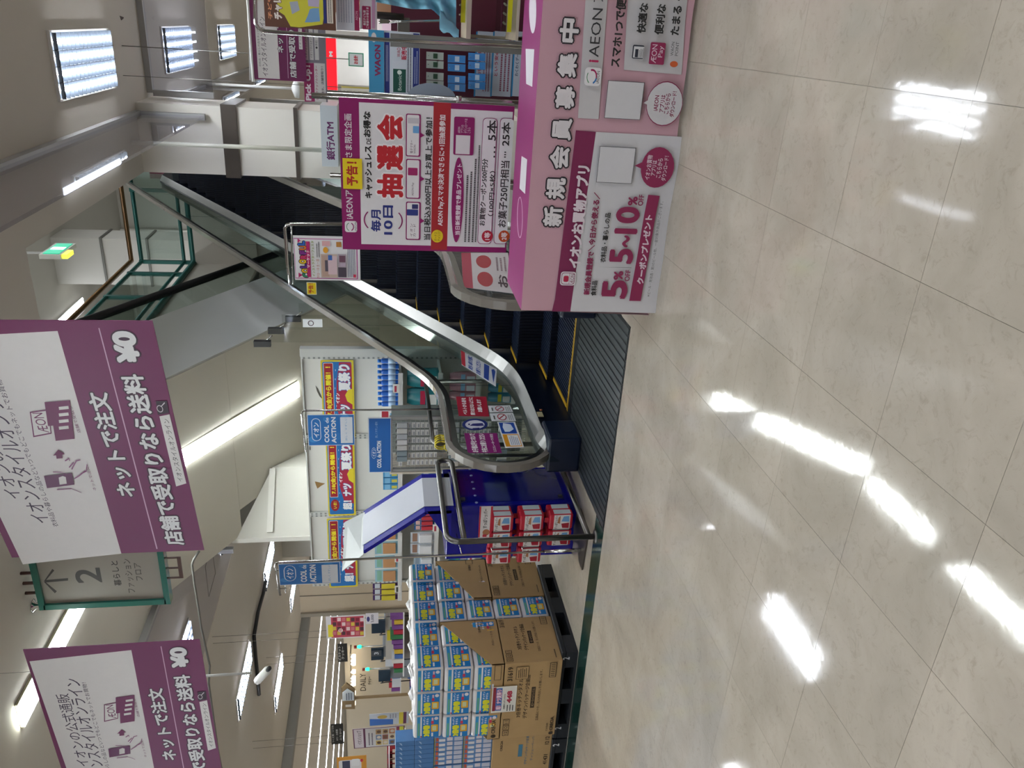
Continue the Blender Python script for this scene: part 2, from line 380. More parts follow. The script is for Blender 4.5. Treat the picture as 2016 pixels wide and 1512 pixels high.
# smoke barriers: clear sheets hanging in metal channels
FR = M('#a3a3a2', .4, .5)
def barrier(name, label, x0, y0, x1, y1, ends=''):
    t = thing(name, label, 'smoke barrier', ((x0+x1)/2, (y0+y1)/2, 3.3)); d = .012
    dx, dy = (d, 0) if abs(x1-x0) < 1e-3 else (0, d)
    MB().box(x0-dx, y0-dy, 3.29, x1+dx, y1+dy, ZC-.05, BARRIER).build('glass_sheet', t)
    MB().box(x0-3*dx, y0-3*dy, ZC-.06, x1+3*dx, y1+3*dy, ZC-.001, FR).build('top_channel', t)
    if 'a' in ends: MB().box(x0-2.5*dx-(.03 if dy else 0), y0-2.5*dy-(.03 if dx else 0), 3.28, x0+2.5*dx+(.03 if dy else 0), y0+2.5*dy+(.03 if dx else 0), ZC-.06, FR).build('end_channel', t)
    if 'b' in ends: MB().box(x1-2.5*dx-(.03 if dy else 0), y1-2.5*dy-(.03 if dx else 0), 3.28, x1+2.5*dx+(.03 if dy else 0), y1+2.5*dy+(.03 if dx else 0), ZC-.06, FR).build('end_channel', t)
barrier('smoke_barrier', 'hanging glass smoke barrier running from the viewer to the front of the pillar', -1.02, 1.5, -1.02, 8.75, 'b')
barrier('smoke_barrier', 'hanging glass smoke barrier crossing the aisle right of the pillar', -.86, 9.3, 3.5, 9.3, 'a')
barrier('smoke_barrier', 'hanging glass smoke barrier far behind the pillar, running away from the viewer', -1.0, 9.6, -1.0, 18.5)
barrier('smoke_barrier', 'hanging glass smoke barrier left of the slanted underside, meeting the white wall', -5.86, 1.5, -5.86, 8.05, 'b')

# ---------------------------------------------------------------- ceiling lights
TUBEM = M('#f3f8ff', .5, 0, 0, 1, LAMP*5.5); PANM = M('#363d46', .5, 0, 0, 1)
lt = thing('ceiling_light', 'recessed ceiling light with four bare tubes, nearest one at the upper right', 'ceiling light', (-.48, 7.5, ZC), 'recessed ceiling lights with four tubes')
def light_parts(t):
    x, y, z = t.location
    MB().box(x-.235, y-.69, z-.006, x+.235, y+.69, z-.002, PANM).build('reflector', t)
    f = MB()
    for a in ((-.25, -.705, .25, -.69), (-.25, .69, .25, .705), (-.25, -.69, -.235, .69), (.235, -.69, .25, .69)): f.box(x+a[0], y+a[1], z-.02, x+a[2], y+a[3], z, M('#dddddb', .4))
    f.build('frame', t)
    for k in range(4): MB().tube([(x-.17+k*.113, y-.66, z-.03), (x-.17+k*.113, y+.66, z-.03)], .014, TUBEM, 6).build('tube', t)
    g = MB()
    for k in range(15): g.box(x-.235, y-.66+k*.0943-.002, z-.05, x+.235, y-.66+k*.0943+.002, z-.02, M('#3c444e', .4))
    for k in range(3): g.box(x-.115+k*.113-.002, y-.69, z-.05, x-.115+k*.113+.002, y+.69, z-.02, M('#3c444e', .4))
    g.build('louvre', t)
light_parts(lt)
ORD = ['first', 'second', 'third', 'fourth', 'fifth', 'sixth', 'seventh', 'eighth', 'ninth', 'tenth', 'eleventh', 'twelfth', 'thirteenth']
n = 0
for ix in range(-4, 3):
    for iy in range(-3, 9):
        x = -.48+ix*3.372; y = 7.5+iy*3.29
        if (ix, iy) == (0, 0) or y < -4 or (-5.5 < x < -1.5 and y > 2) or y > 34: continue  # escalator column holds only unseen fixtures near the viewer, added to brighten the cartons
        if x < -10 and y > 16 and ix == -4: pass
        o = tree(lt, loc=(x, y, ZC)); n += 1
        where = 'over the aisle right of the pillar' if ix == 0 else ('left' if ix < 0 else 'right')
        o['label'] = 'recessed four-tube ceiling light, %s in the row %s' % (ORD[iy+3], {0: 'over the pillar aisle', -1: 'added out of view to light cartons', -2: 'just left of the escalators', -3: 'second left of the escalators', -4: 'third left of the escalators', 1: 'right of the pillar aisle', 2: 'farthest right'}[ix])
# long rows over the grocery department
gl = thing('strip_light', 'long white ceiling light row over the grocery department, nearest row', 'strip light', (-17.75, 22, ZC), 'long light rows over the grocery department')
MB().box(-17.85, 10, ZC-.03, -17.65, 34, ZC-.001, M('#f4f8ff', .5, 0, 0, 1, LAMP*1.1)).build('diffuser', gl)
MB().box(-17.9, 9.95, ZC-.02, -17.85, 34, ZC-.0005, WHITE).box(-17.65, 9.95, ZC-.02, -17.6, 34, ZC-.0005, WHITE).build('housing', gl)
for k in range(1, 8): tree(gl, loc=(-17.75-3.37*k, 22, ZC), label='long white ceiling light row over the grocery department, %s from the front' % ORD[k])
struct('trim_2', MB().box(-16.5, 9.0, 3.72, -16.2, 34, ZC, M('#77756f', .6)))
# narrow lamp beside the opening
t = thing('slot_light', 'narrow slot light with a row of bulbs behind the long glass barrier', 'slot light', (-1.37, 7.3, ZC))
MB().box(-1.40, 6.6, ZC-.012, -1.345, 8.05, ZC-.001, M('#dfe6f2', .5, 0, 0, 1, LAMP*.15)).build('diffuser', t)
for k in range(15): MB().lathe((-1.37, 6.66+k*.095, ZC-.035), [(.004, 0), (.014, .006), (.017, .016), (.01, .023)], M('#f6faff', .5, 0, 0, 1, LAMP*1.2), 8).build('bulb', t)

# ================================================================ ESCALATORS
SL = .588
def rail_path(rY=lambda y: y):
    """handrail centre line of the near escalator in the Y-Z plane"""
    p = [(5.46, .17)]
    for k in range(0, 15):
        g = math.radians(-100-k*160/14); p.append((5.375+.40*math.cos(g)-.0, .60+.41*math.sin(g)))
    p = [(5.50, .19)] + [(5.40+.42*math.cos(math.radians(a)), .60+.41*math.sin(math.radians(a))) for a in range(-95, -270, -12)]
    p += [(5.6, 1.005), (6.1, 1.01)]
    for k in range(1, 8):
        q = k/8; p.append((6.1+.8*q, 1.01+.58*.8*q*q/2*1.15))
    p += [(6.95, 1.29)] + [(6.95+k*1.0, 1.29+.577*k) for k in range(1, 9)] + [(15.3, 6.10), (15.8, 6.26), (16.6, 6.30)]
    return p
HANDG = M('#77726a', .22, 0, .03, 10, coat=.5)
esc = thing('escalator', 'escalator with dark navy steps, glass sides and grey handrails rising away from the viewer', 'escalator', (-2.35, 5.6, 0))
lp.build('landing_plate', esc)
def zd(y):                                    # stainless skirt cap
    return .27 if y < 6.55 else (.27+.595*(y-6.55)**2/.6*.5 if y < 6.85 else .3146+.595*(y-6.85)+.03) if y < 6.85 else 1.045+.595*(y-8)
DY = [5.20, 5.25, 5.3, 5.4, 5.6, 5.8]+[6.0+.1*k for k in range(15)]+[7.6, 8, 10, 12, 14, 15.3, 15.5, 16.6]
def zdeck(y):
    L_ = 1.045+.595*(y-8); k = 9.0
    z = .27+math.log(1+math.exp(min(60, k*(L_-.27))))/k; z = min(z, 5.56)
    if y < 5.42: z -= .9*(5.42-y)**2
    return z
STEPT = M('#101a30', .4, .2, .15, 30); STEPR = M('#0b1020', .4, .2, .2, 30)
for side, xs_, nm in ((-1, -2.98, 'left'), (1, -1.71, 'right')):
    s = -side                                  # towards the steps
    gp = [(xs_, y, z) for y, z in rail_path()]
    MB().strip(gp, [(-.038, -.012), (-.03, .022), (.03, .022), (.038, -.012), (.022, -.03), (-.022, -.03)], HANDG).build('handrail', esc)
    MB().strip([(xs_, y, z) for y, z in rail_path()[2:]], [(-.016, -.075), (-.016, -.03), (.016, -.03), (.016, -.075)], STEEL).build('handrail_track', esc)
    # glass with a rounded end, panel by panel
    def top(y):
        if y < 5.4:
            d = min(1, max(0, (5.4-y)/.36)); return .60+.33*math.sqrt(max(0, 1-d*d))
        P = rail_path()[14:]
        for (a, za), (b_, zb) in zip(P, P[1:]):
            if a <= y <= b_: return za+(zb-za)*(y-a)/(b_-a)-.06
        return 6.2
    edges = [5.06, 6.45, 8.0, 9.6, 11.2, 12.8, 14.4, 16.4]
    for a, b_ in zip(edges, edges[1:]):
        ysn = [a+(b_-.01-a)*k/12 for k in range(13)]
        lo = [(xs_-.005, y, zdeck(y)+.03) for y in ysn]; hi = [(xs_-.005, y, top(y)) for y in reversed(ysn)]
        MB().slab(lo+hi, (.01, 0, 0), GLASS).build('glass_panel', esc)
    d = MB()                                   # inner slanted deck, skirt, outer deck
    for a, b_ in zip(DY, DY[1:]):
        za, zb = zdeck(a), zdeck(b_)
        d.quad((xs_+s*.12, a, za), (xs_+s*.12, b_, zb), (xs_+s*.02, b_, zb+.05), (xs_+s*.02, a, za+.05), STEEL)
        d.quad((xs_-s*.15, a, za+.02), (xs_-s*.15, b_, zb+.02), (xs_-s*.02, b_, zb+.05), (xs_-s*.02, a, za+.05), STEEL)
        d.quad((xs_+s*.02, a, za+.05), (xs_+s*.02, b_, zb+.05), (xs_-s*.02, b_, zb+.05), (xs_-s*.02, a, za+.05), M('#1d1d1f', .5))
    d.build('deck', esc)
    k_ = MB(); o_ = MB()
    for a, b_ in zip(DY, DY[1:]):
        la, lb = max(0, .588*(a-6.21)), max(0, .588*(b_-6.21))
        k_.quad((xs_+s*.118, a, max(-.05, min(la, 5.2)-.35)), (xs_+s*.118, b_, min(lb, 5.2)-.35), (xs_+s*.118, b_, zdeck(b_)), (xs_+s*.118, a, zdeck(a)), M('#0c1426', .3, .3))
        lo = lambda y: max(0, min(.577*(y-8.2), 3.5))
        o_.quad((xs_-s*.15, a, lo(a)), (xs_-s*.15, b_, lo(b_)), (xs_-s*.15, b_, zdeck(b_)+.02), (xs_-s*.15, a, zdeck(a)+.02), M('#a9a8a2', .4, .2))
    k_.build('skirt', esc); o_.build('side_cladding', esc)
    nb = MB(); nb.rbox(xs_-.15, 5.14, 0, xs_+.15, 5.46, .262, NAVY, .02); nb.build('newel_box', esc)
    MB().box(xs_-.05, 5.40, .13, xs_+.05, 5.52, .25, DARKRUB).build('handrail_inlet', esc)
# comb and steps
MB().box(-2.86, 5.56, -.05, -1.83, 5.66, .004, M('#23282c', .35, .5)).box(-2.86, 5.66, -.05, -1.83, 5.675, .006, YELLOW).build('comb_plate', esc)
MB().box(-2.86, 5.675, -.05, -1.83, 5.69, .004, STEPR).box(-2.86, 5.69, -.03, -1.83, 5.70, .005, YELLOW).build('comb_edge', esc)
stepy = [(5.70, 0)] 
def step_mesh(first=False):
    mb = MB(); D = .376; mb.box(-.495, 0, -.02, .495, D, 0, STEPT)
    for i in range(33): mb.box(-.49+i*.0298, 0, 0, -.49+i*.0298+.017, D, .006, STEPT)
    mb.box(-.495, 0, -.235, .495, .012, -.02, STEPR)
    for i in range(33): mb.box(-.49+i*.0298, -.008, -.225, -.49+i*.0298+.016, 0, .004, STEPR)
    return mb
st = step_mesh().build('step', esc); e0 = Vector(esc.location)
yl = MB().box(-.497, .0, .004, -.465, .372, .010, YELLOW).build('edge_line', st)
sts = [(5.70, .0), (6.06, .0)]
for k in range(26):
    y = 6.262+.366*k; z = .06+.2153*k
    if z > Z2: z = Z2
    sts.append((y, min(z, Z2)))
    if z >= Z2: break
for i, (y, z) in enumerate(sts):
    o = st if i == 0 else st.copy()
    if i: COL.objects.link(o)
    o.parent = esc; o.location = (-2.345, y, z)
    if i and i < 8: c = yl.copy(); COL.objects.link(c); c.parent = o
MB().box(-2.86, 15.0, Z2-.1, -1.83, 16.6, Z2, M('#2c3134', .35, .4)).build('upper_landing', esc)

# second escalator: slanted underside, side, thin glass, black handrail
esb = thing('escalator', 'second escalator crossing behind, seen from below with pale underside and black handrail', 'escalator', (-4.0, 10, 0))
def zs(y): return min(3.605-.6*(y-7.52), ZC)
SOF = M('#c4bfb2', .65, 0, .03, 3); SIDE = M('#c8c9c3', .35, .2, .03, 3)
MB().slab([(-3.36, 6.9, ZC-.001), (-3.36, 13.2, zs(13.2)), (-3.36, 13.2, zs(13.2)+.1), (-3.36, 6.9, ZC+.1)], (-.0, 0, 0), SOF) 
m = MB()
for ya, yb in ((6.9, 8.2), (8.2, 9.85), (9.85, 11.5), (11.5, 13.2)):
    m.slab([(-3.38, ya+.004, zs(ya)), (-5.74 if yb < 8.3 else -5.4, ya+.004, zs(ya)), (-5.74 if yb < 8.3 else -5.4, yb-.004, zs(yb)), (-3.38, yb-.004, zs(yb))], (0, 0, .05), SOF)
m.build('underside', esb)
MB().slab([(-3.36, 6.4, ZC), (-3.36, 6.95, ZC), (-3.36, 13.4, 0.1), (-3.36, 15.5, 0), (-3.36, 15.5, 1.0), (-3.36, 13.2, 1.75), (-3.36, 6.4, 5.85)], (-.03, 0, 0), SIDE).build('side_panel', esb)
MB().slab([(-4.68, 6.95, 4.0), (-4.68, 13.4, 0.1), (-4.68, 15.5, 0), (-4.68, 15.5, 1.0), (-4.68, 13.2, 1.75), (-4.68, 6.4, 5.85), (-4.68, 6.4, 4.0)], (-.03, 0, 0), SIDE).build('side_panel', esb)
for x in (-3.42, -4.6):
    MB().slab([(x, 6.4, 5.85), (x, 13.2, 1.75), (x, 15.3, 1.0), (x, 15.3, 1.5), (x, 13.3, 2.5), (x, 6.4, 6.55)], (-.01, 0, 0), GLASS).build('glass_panel', esb)
    MB().tube([(x, 6.4, 6.62), (x, 13.2, 2.62), (x, 14.2, 2.1), (x, 15.3, 1.62)], .055, DARKRUB, 8).build('handrail', esb)
    MB().tube([(x, 6.4, 5.9), (x, 13.2, 1.8)], .02, M('#2b2b2b', .5), 6).build('track', esb)
# soffit lamp along the slope and on along the ceiling
for i, (ya, yb, lab) in enumerate(((9.22, 7.0, 'long white fluorescent lamp on the slanted underside of the second escalator'), (6.9, 4.62, 'long white ceiling lamp between the two big hanging banners'), (4.58, 4.30, 'short end of the ceiling lamp row beside the left hanging banner'))):
    t = thing('fluorescent_lamp', lab, 'lamp', (-4.30 if i == 0 else -4.42, (ya+yb)/2, min(zs(ya), zs(yb))))
    xa, xb = (-4.40, -4.20) if i == 0 else (-4.52, -4.33)
    MB().slab([(xa, ya, zs(ya)-.03), (xb, ya, zs(ya)-.03), (xb, yb, zs(yb)-.03), (xa, yb, zs(yb)-.03)], (0, 0, .025), M('#f4fbfa', .5, 0, 0, 1, LAMP*2.6)).build('diffuser', t)
    MB().slab([(xa-.012, ya+.012, zs(ya)-.02), (xb+.012, ya+.012, zs(ya)-.02), (xb+.012, yb, zs(yb)-.02), (xa-.012, yb, zs(yb)-.02)], (0, 0, .019), M('#c9c4a9', .5)).build('housing', t)
# clear wedge guards hanging between the escalators
for i, (y, zb, lab) in enumerate(((8.35, 2.75, 'clear hanging guard sheet nearest the shelving, below the second escalator'), (8.75, 2.65, 'clear hanging guard sheet with a small white notice'), (9.15, 2.5, 'clear hanging guard sheet farthest up the escalator'))):
    t = thing('guard_sheet', lab, 'guard', (-3.22, y, 1.8), 'clear wedge guards')
    MB().box(-3.32, y, 1.55, -3.14, y+.006, zb, ACRYL).build('sheet', t)
    MB().box(-3.365, y-.03, zb-.02, -3.30, y+.03, zb+.16, DARKRUB).build('bracket', t)
    MB().tube([(-3.315, y, zb+.05), (-3.24, y, zb-.04)], .008, CHROME, 6).build('hook', t)
    if i == 1:
        MB().box(-3.29, y-.002, 2.2, -3.19, y, 2.42, M('#d5d8da', .5)).build('notice', t)
        MB().tube([(-3.24+.03*math.cos(a*.5236), y-.004, 2.33+.03*math.sin(a*.5236)) for a in range(13)], .004, M('#4a2430', .5), 4).build('prohibition_ring', t)

# upper-floor railing
TEAL = M('#1c5a52', .35, .2); BRONZE = M('#6b5032', .3, .6)
rl = thing('railing', 'teal metal and glass railing with bronze handrail round the upper floor opening', 'railing', (-4.7, 16, Z2))
MB().tube([(-1.7, 16.05, 6.42), (-4.66, 16.05, 6.42), (-4.66, 9.0, 6.42)], .045, BRONZE, 10).build('handrail', rl)
for z, r in ((6.22, .04), (5.42, .035), (5.24, .06)):
    MB().tube([(-1.7, 16.02, z), (-4.66, 16.02, z), (-4.66, 9.0, z)], r, TEAL, 6).build('rail', rl)
for p in [(-1.8, 16.02), (-3.25, 16.02), (-4.66, 16.02), (-4.66, 15.2), (-4.66, 13.8), (-4.66, 12.4), (-4.66, 11.0), (-4.66, 9.6)]:
    MB().box(p[0]-.035, p[1]-.035, Z2, p[0]+.035, p[1]+.035, 6.26, TEAL).build('post', rl)
for a, b_ in (((-3.2, 16.02), (-1.85, 16.02)), ((-4.6, 16.02), (-3.3, 16.02))): MB().box(a[0], 16.01, 5.46, b_[0], 16.03, 6.18, GLASS).build('glass_pane', rl)
for a, b_ in ((13.85, 15.15), (12.45, 13.75), (11.05, 12.35), (9.65, 10.95)): MB().box(-4.67, a, 5.46, -4.65, b_, 6.18, GLASS).build('glass_pane', rl)
# upper floor: column, exit sign, hanging signs, ceiling lamps
c = MB(); c.box(-6.1, 19.0, Z2, -5.0, 19.8, 9, F2)
for z in (6.9, 7.9): c.box(-6.13, 18.97, z, -4.97, 19.83, z+.05, M('#6d6c66', .4, .4))
struct('wall_column_upper', c)
qa, qb = atX(98, 500, -4.2), atX(118, 482, -4.2); zt_ = atX(92, 490, -4.2).z; ya, yb = sorted((qa.y, qb.y)); yb = max(yb, ya+.7)
t = thing('exit_sign', 'lit green emergency exit sign hanging over the upper floor', 'exit sign', (-4.2, ya, zt_-.3))
MB().box(-4.28, ya-.05, zt_-.36, -4.2, yb+.05, zt_, M('#d8d6ca', .5)).build('casing', t)
MB().box(-4.2, ya, zt_-.32, -4.19, yb, zt_-.05, M('#12a07a', .5, 0, 0, 1, 1.0)).build('green_face', t)
MB().box(-4.19, (ya+yb)/2-.08, zt_-.3, -4.185, (ya+yb)/2+.08, zt_-.08, M('#e6fff4', .5, 0, 0, 1, 1.5)).build('figure', t)
MB().tube([(-4.24, ya+.2, zt_), (-4.24, ya+.2, 9)], .02, WHITE, 6).build('rod', t)
MB().box(-4.28, ya-.02, zt_-.46, -4.2, ya+.3, zt_-.37, M('#d8d94a', .5, 0, 0, 1, 1)).build('lamp', t)
for k, (x, y) in enumerate(((-7.0, 14), (-9.5, 14), (-7.0, 19), (-9.5, 19), (-2.0, 19), (-2.0, 12), (-7, 8), (-2.4, 7), (-.2, 14))):
    t = thing('upper_ceiling_light', 'white strip light on the upper floor ceiling, %s from the left wall' % ORD[k], 'ceiling light', (x, y, 9), 'upper floor strip lights')
    MB().box(x-.15, y-1.2, 8.96, x+.15, y+1.2, 8.995, M('#f3f8ff', .5, 0, 0, 1, LAMP*2.2)).build('diffuser', t)
    MB().box(x-.18, y-1.23, 8.975, x+.18, y+1.23, 9.0, WHITE).build('housing', t)
t = thing('upper_notice', 'white and crimson hanging notice seen through the upper glass railing', 'sign', (-3.0, 18, 6.6))
MB().box(-3.3, 18, 5.9, -2.55, 18.02, 6.9, M('#cfd0cc', .5)).build('panel', t); MB().box(-3.3, 17.99, 5.9, -2.55, 18.0, 6.4, M('#8c2346', .5)).build('band', t)

# ================================================================ SIGNS
MAG = '#7d1d63'; MAGD = '#5f1549'; WP = '#dad7d4'
# ---- big hanging banners for the online shop
def banner_print(P):
    P.rect((-400, 600, 700, 1200), '#6c1450', clip=True)
    P.poly([(45, 1111), (239, 1090), (113.4, 651.5), (-168, 667)], WP)
    P.text('イオンの公式通販', (12, 982), (-42, 772), 34, '#2e1a38', .0)
    P.text('イオンスタイルオンライン', (63, 1030), (-19, 728), 38, '#2e1a38', .005)
    P.text('衣料品や暮らしの品などいつでもどこでもネットでお買物！', (98, 1037), (9, 742), 12, '#2e1a38', .0)
    P.poly([(308, 1080.7), (310.4, 1080.4), (196, 645.5), (193.6, 645.7)], '#c9a0bd')
    P.text('ネットで注文', (243, 978), (200, 772), 40, '#dddddd', .03, '#35122e', .07)
    P.text('店舗で受取りなら送料', (339, 1073), (267, 736), 41, '#dddddd', .035, '#35122e', .07)
    P.text('¥0', (257, 714), (239, 651), 48, '#dddddd', .06, '#35122e', .07)
    P.poly([(347, 957), (367, 951), (334, 815), (314, 819)], WP)
    P.text('イオンスタイルオンライン', (355, 947), (327, 824), 11, '#333333', .01)
    P.poly([(311, 816), (333, 812), (329, 788), (307, 789)], '#2a1428')
    P.ring((309, 797, 321, 811), '#d8d0d6', .2); P.poly([(316, 800), (318, 800), (325, 793), (324, 791)], '#d8d0d6')
    # little shop
    P.poly([(66, 860), (102, 853), (96, 805), (59, 810)], '#6c1450'); P.poly([(68, 857), (100, 851), (94.5, 807.5), (61.5, 812)], WP)
    P.text('ÆON', (86, 851), (76, 812), 20, '#6c1450', .0)
    P.poly([(110, 867), (147, 863), (138, 787), (88, 791), (95, 838), (105, 837)], '#6c1450')
    for k in range(4): P.poly([(117, 845-k*13), (136, 843-k*13), (135, 837-k*13), (116, 839-k*13)], WP)
    P.text('店舗で受取り', (154, 851), (142, 799), 7, '#6c1450', .0)
    P.poly([(112, 902), (124, 901), (123, 894), (128, 893), (115, 884), (105, 896), (111, 895)], '#6c1450')
    # phone in a hand
    P.poly([(93, 960), (147, 953), (142, 930), (87, 936)], '#5d1a4e'); P.poly([(118, 953), (132, 951), (130, 938), (124, 936), (116, 939)], WP)
    for q in ([(112, 962), (140, 960), (160, 968)], [(104, 927), (120, 928), (130, 931)], [(141, 922), (150, 905), (158, 903)], [(136, 918), (145, 908), (140, 903)], [(160, 930), (170, 925), (171, 912)], [(128, 905), (136, 900), (137, 905)], [(146, 940), (156, 934), (168, 924)]):
        for a, b in zip(q, q[1:]): P.poly([a, b, (b[0]+1.6, b[1]+1.6), (a[0]+1.6, a[1]+1.6)], '#8a4a78')
    P.text('ネットで注文', (186, 964), (174, 917), 7, '#6c1450', .0)
e = ray(773, 2712); e.z = 0; exb = -e.normalized(); nb_ = exb.cross(UPV)
pb = C0 + ray(402, 1083)/FPX*3.5             # bottom-left corner of banner one, 3.5 m in front of the lens
BL = pb; BR = hit(300, 632, pb, nb_); TL = hit(33, 1118, pb, nb_)
ex1 = (BR-BL).normalized(); ey1 = nb_.cross(ex1); bw_, bh_ = (BR-BL).length, (TL-BL).dot(ey1)
O1 = BL+ey1*bh_
VINYL = M('#6c1450', .33, 0, .04, 5, bump=.3)
t, P = sheet('hanging_banner', 'large purple and white hanging banner beside the green level sign, centre left', 'banner', O1, ex1, ey1, bw_, bh_, VINYL, .004, board='vinyl', group='purple online-order banners')
banner_print(P); P.build(t)
mb = MB()
for a in (.12, .88): mb.tube([(bw_*a, 0, 0), (bw_*a, ZC-O1.z, 0)], .0015, STEEL, 4)
mb.build('hanging_wire', t, True)
e = ray(773, 1512+2050); e.z = 0; ex2 = -e.normalized(); n2 = ex2.cross(UPV)
pb = C0 + ray(393, 1259)/FPX*3.75
TR = hit(54.5, 1308, pb, n2); B2 = hit(436, 1512, pb, n2); ex2b = (pb-B2).normalized(); ey2 = n2.cross(ex2b)
kk = (TR-pb).dot(ey2)/bh_
tr2 = pb + ey2*bh_*kk - ex2b*bw_*kk
t2 = tree(t); setm(t2, frame(tr2, ex2b, ey2)); t2.scale = (kk, kk, kk)
t2['label'] = 'large purple and white hanging banner at the far left, cut off by the frame'

# ---- level 2 sign in a teal frame
Yg = 5.2
t, P = sheet_px('level_sign', 'glass hanging sign in a green frame with an upward arrow and the number 2', 'sign', 4.75, (70, 1045, 318, 1186), base='#aaa79c')
P.poly([(88, 1147), (134, 1143), (134, 1138), (88, 1142)], '#4d4d4a'); P.poly([(86, 1145), (90, 1146), (112, 1164), (108, 1168)], '#4d4d4a'); P.poly([(86, 1145), (90, 1143), (107, 1123), (103, 1120)], '#4d4d4a'); P.text('2', (176, 1148), (171, 1118), 52, '#4d4d4a', .02)
P.text('暮らしと', (231, 1153), (226, 1104), 15, '#4d4d4a', .02); P.text('ファッション', (258, 1167), (251, 1100), 15, '#4d4d4a', .01); P.text('フロア', (274, 1143), (271, 1108), 13, '#4d4d4a', .01)
P.build(t)
fw = MB(); W_, H_ = P.w, P.h
for a in ((-.03, -H_-.03, W_+.03, -H_+.01), (-.03, -.01, W_+.03, .03), (-.03, -H_, .012, 0), (W_-.01, -H_, W_+.03, 0)): fw.box(a[0], a[1], -.05, a[2], a[3], .02, M('#2d7a6c', .25, 0, .05, 10, coat=.5))
fw.build('frame', t, True)
for k in (.18, .32, .46): MB().tube([(W_*k, .03, 0), (W_*k, ZC-P.O.z, 0)], .012, M('#6d5550', .4, .2), 6).build('hanger_rod', t, True)
mb = MB()
for a in ((.2, -.10, .5, -.085), (.2, -.085, .215, 0), (.485, -.085, .5, 0), (.34, -.085, .355, 0)): mb.box(W_*a[0]+.05, -H_+a[1]-.03, -.02, W_*a[2]+.05, -H_+a[3]-.02, -.01, M('#6d5550', .4, .2))
mb.build('lower_bracket', t, True)

# ---- ATM sign hanging on a white pole
t, P = sheet_px('atm_sign', 'white box sign reading bank ATM on a white pole below the ceiling', 'sign', 8.3, (632, 208, 665, 328), base='#b9c2c6', board='face')
P.text('銀行ATM', (653, 315), (648, 240), 17, '#5c1c58', .03); P.build(t)
mb = MB(); mb.box(0, -P.h, -.5, P.w, 0, -.004, M('#b9c2c6', .4)); mb.build('box', t, True)
MB().tube([(P.w*.22, 0, -.2), (P.w*.22, ZC-P.O.z, -.2)], .022, M('#cfcfc0', .4), 10).build('pole', t, True)

# ---- lottery board standing behind the draped table
Yb = 4.66
t, P = sheet_px('notice_board', 'tall poster board announcing a lottery, magenta border, behind the draped table', 'poster board', Yb, (671, 200, 1005, 494), base='#e8e8e8', thick=.012)
P.rect((670, 190, 1060, 500), '#8a1060'); P.rect((709, 205, 851, 482), '#dfe0e0'); P.rect((884, 217, 1002, 486), '#dfe0e0')
P.rect((851, 202, 884, 492), '#a8242c')
P.rect((679, 435, 703, 457), '#e4e4e4', .2); P.ring((682, 438, 697, 455), '#8a1060', .25, 200, 340); P.ring((682, 438, 697, 455), '#1f7a4a', .15, 20, 160); P.text('iAEON', (700, 455), (700, 437), 4, '#444444', 0)
P.text('iAEONア', (689, 431), (687, 374), 14, '#e2dce0', .02); P.text('さま限定企画', (687, 310), (684, 224), 15, '#e2dce0', .02)
P.text('キャッシュレス', (725, 390), (726, 287), 15, '#222222', .045); P.text('DE', (726, 284), (726, 272), 9, '#222222', .02); P.text('お得な', (722, 270), (723, 219), 15, '#222222', .045)
P.text('毎月', (740, 456), (740, 413), 20, '#23307c', .03); P.text('10日', (762, 462), (766, 404), 20, '#23307c', .03)
P.ring((716, 405, 800, 462), '#8a1060', .06, 55, 125); P.ring((712, 405, 793, 462), '#8a1060', .06, 235, 305)
for ch, a, b in (('抽', 390, 342), ('選', 335, 285), ('会', 277, 225)): P.text(ch, (768, a), (768, b), 52, '#bb1f2a', .05, '#f2eeee', .06)
for a, b_, tx in ((397, 472, 'イオン\nカード'), (313, 391, 'AEON Pay'), (224, 308, '電子マネー\nWAON')):
    P.rect((799, a, 828, b_), '#8a1060', .1); P.rect((801, a+2, 825, b_-2), '#e4e4e4', .1)
    P.poly([(826, (a+b_)/2+6), (836, (a+b_)/2), (826, (a+b_)/2-6)], '#8a1060')
    P.text(tx, (813, b_-6), (813, b_-32), 11 if '\n' in tx else 5, '#4a1840', .01)
P.rect((801, 412, 823, 424), '#2a3a80', .1); P.rect((811, 402, 823, 411), '#2a2f66', .1); P.rect((803, 330, 822, 345), '#a32666', .1); P.rect((803, 232, 826, 243), '#c8c8cc', .1); P.rect((813, 248, 825, 262), '#6aa8d8', .1)
P.text('当日税込3,000円以上お買上で参加！', (840, 472), (846, 231), 14, '#222222', .025)
P.oval((849, 452, 872, 477), '#e0c51c'); P.text('ボーナス\nチャンス！', (861, 474), (861, 455), 13, '#5a4a10', .01)
P.text('AEON Payスマホ決済でさらに+1回抽選参加', (866, 444), (873, 226), 14, '#f0e6e6', .03)
P.oval((889, 309, 912, 477), '#8a1060'); P.text('当日新規登録で景品プレゼント', (900, 462), (905, 322), 10, '#e8dde4', .03)
P.rect((893, 230, 933, 305), '#8a1060', .08); P.rect((897, 266, 925, 303), '#dcdcdc'); P.text('iAEON\nアプリの\nダウンロードは\nこちら', (914, 262), (914, 233), 25, '#e4d4de', .01)
P.lines((915, 308, 937, 476), 3, '#555555'); P.lines((938, 232, 944, 476), 1, '#555555')
for x0, a, cc, tx, num, c2 in ((945, 480, '#b01c34', 'お買物クーポン500円分', '5本', '1等'), (978, 480, '#c04a1c', 'お菓子250円相当', '25本', '2等')):
    P.rect((x0, 232, x0+28, a), '#8a1060', .25); P.rect((x0+1, 233, x0+27, a-1), '#e4e4e4', .25)
    P.oval((x0+3, 453, x0+25, 476), cc); P.text(c2, (x0+14, 472), (x0+14, 457), 12, '#f0e4e4', .03)
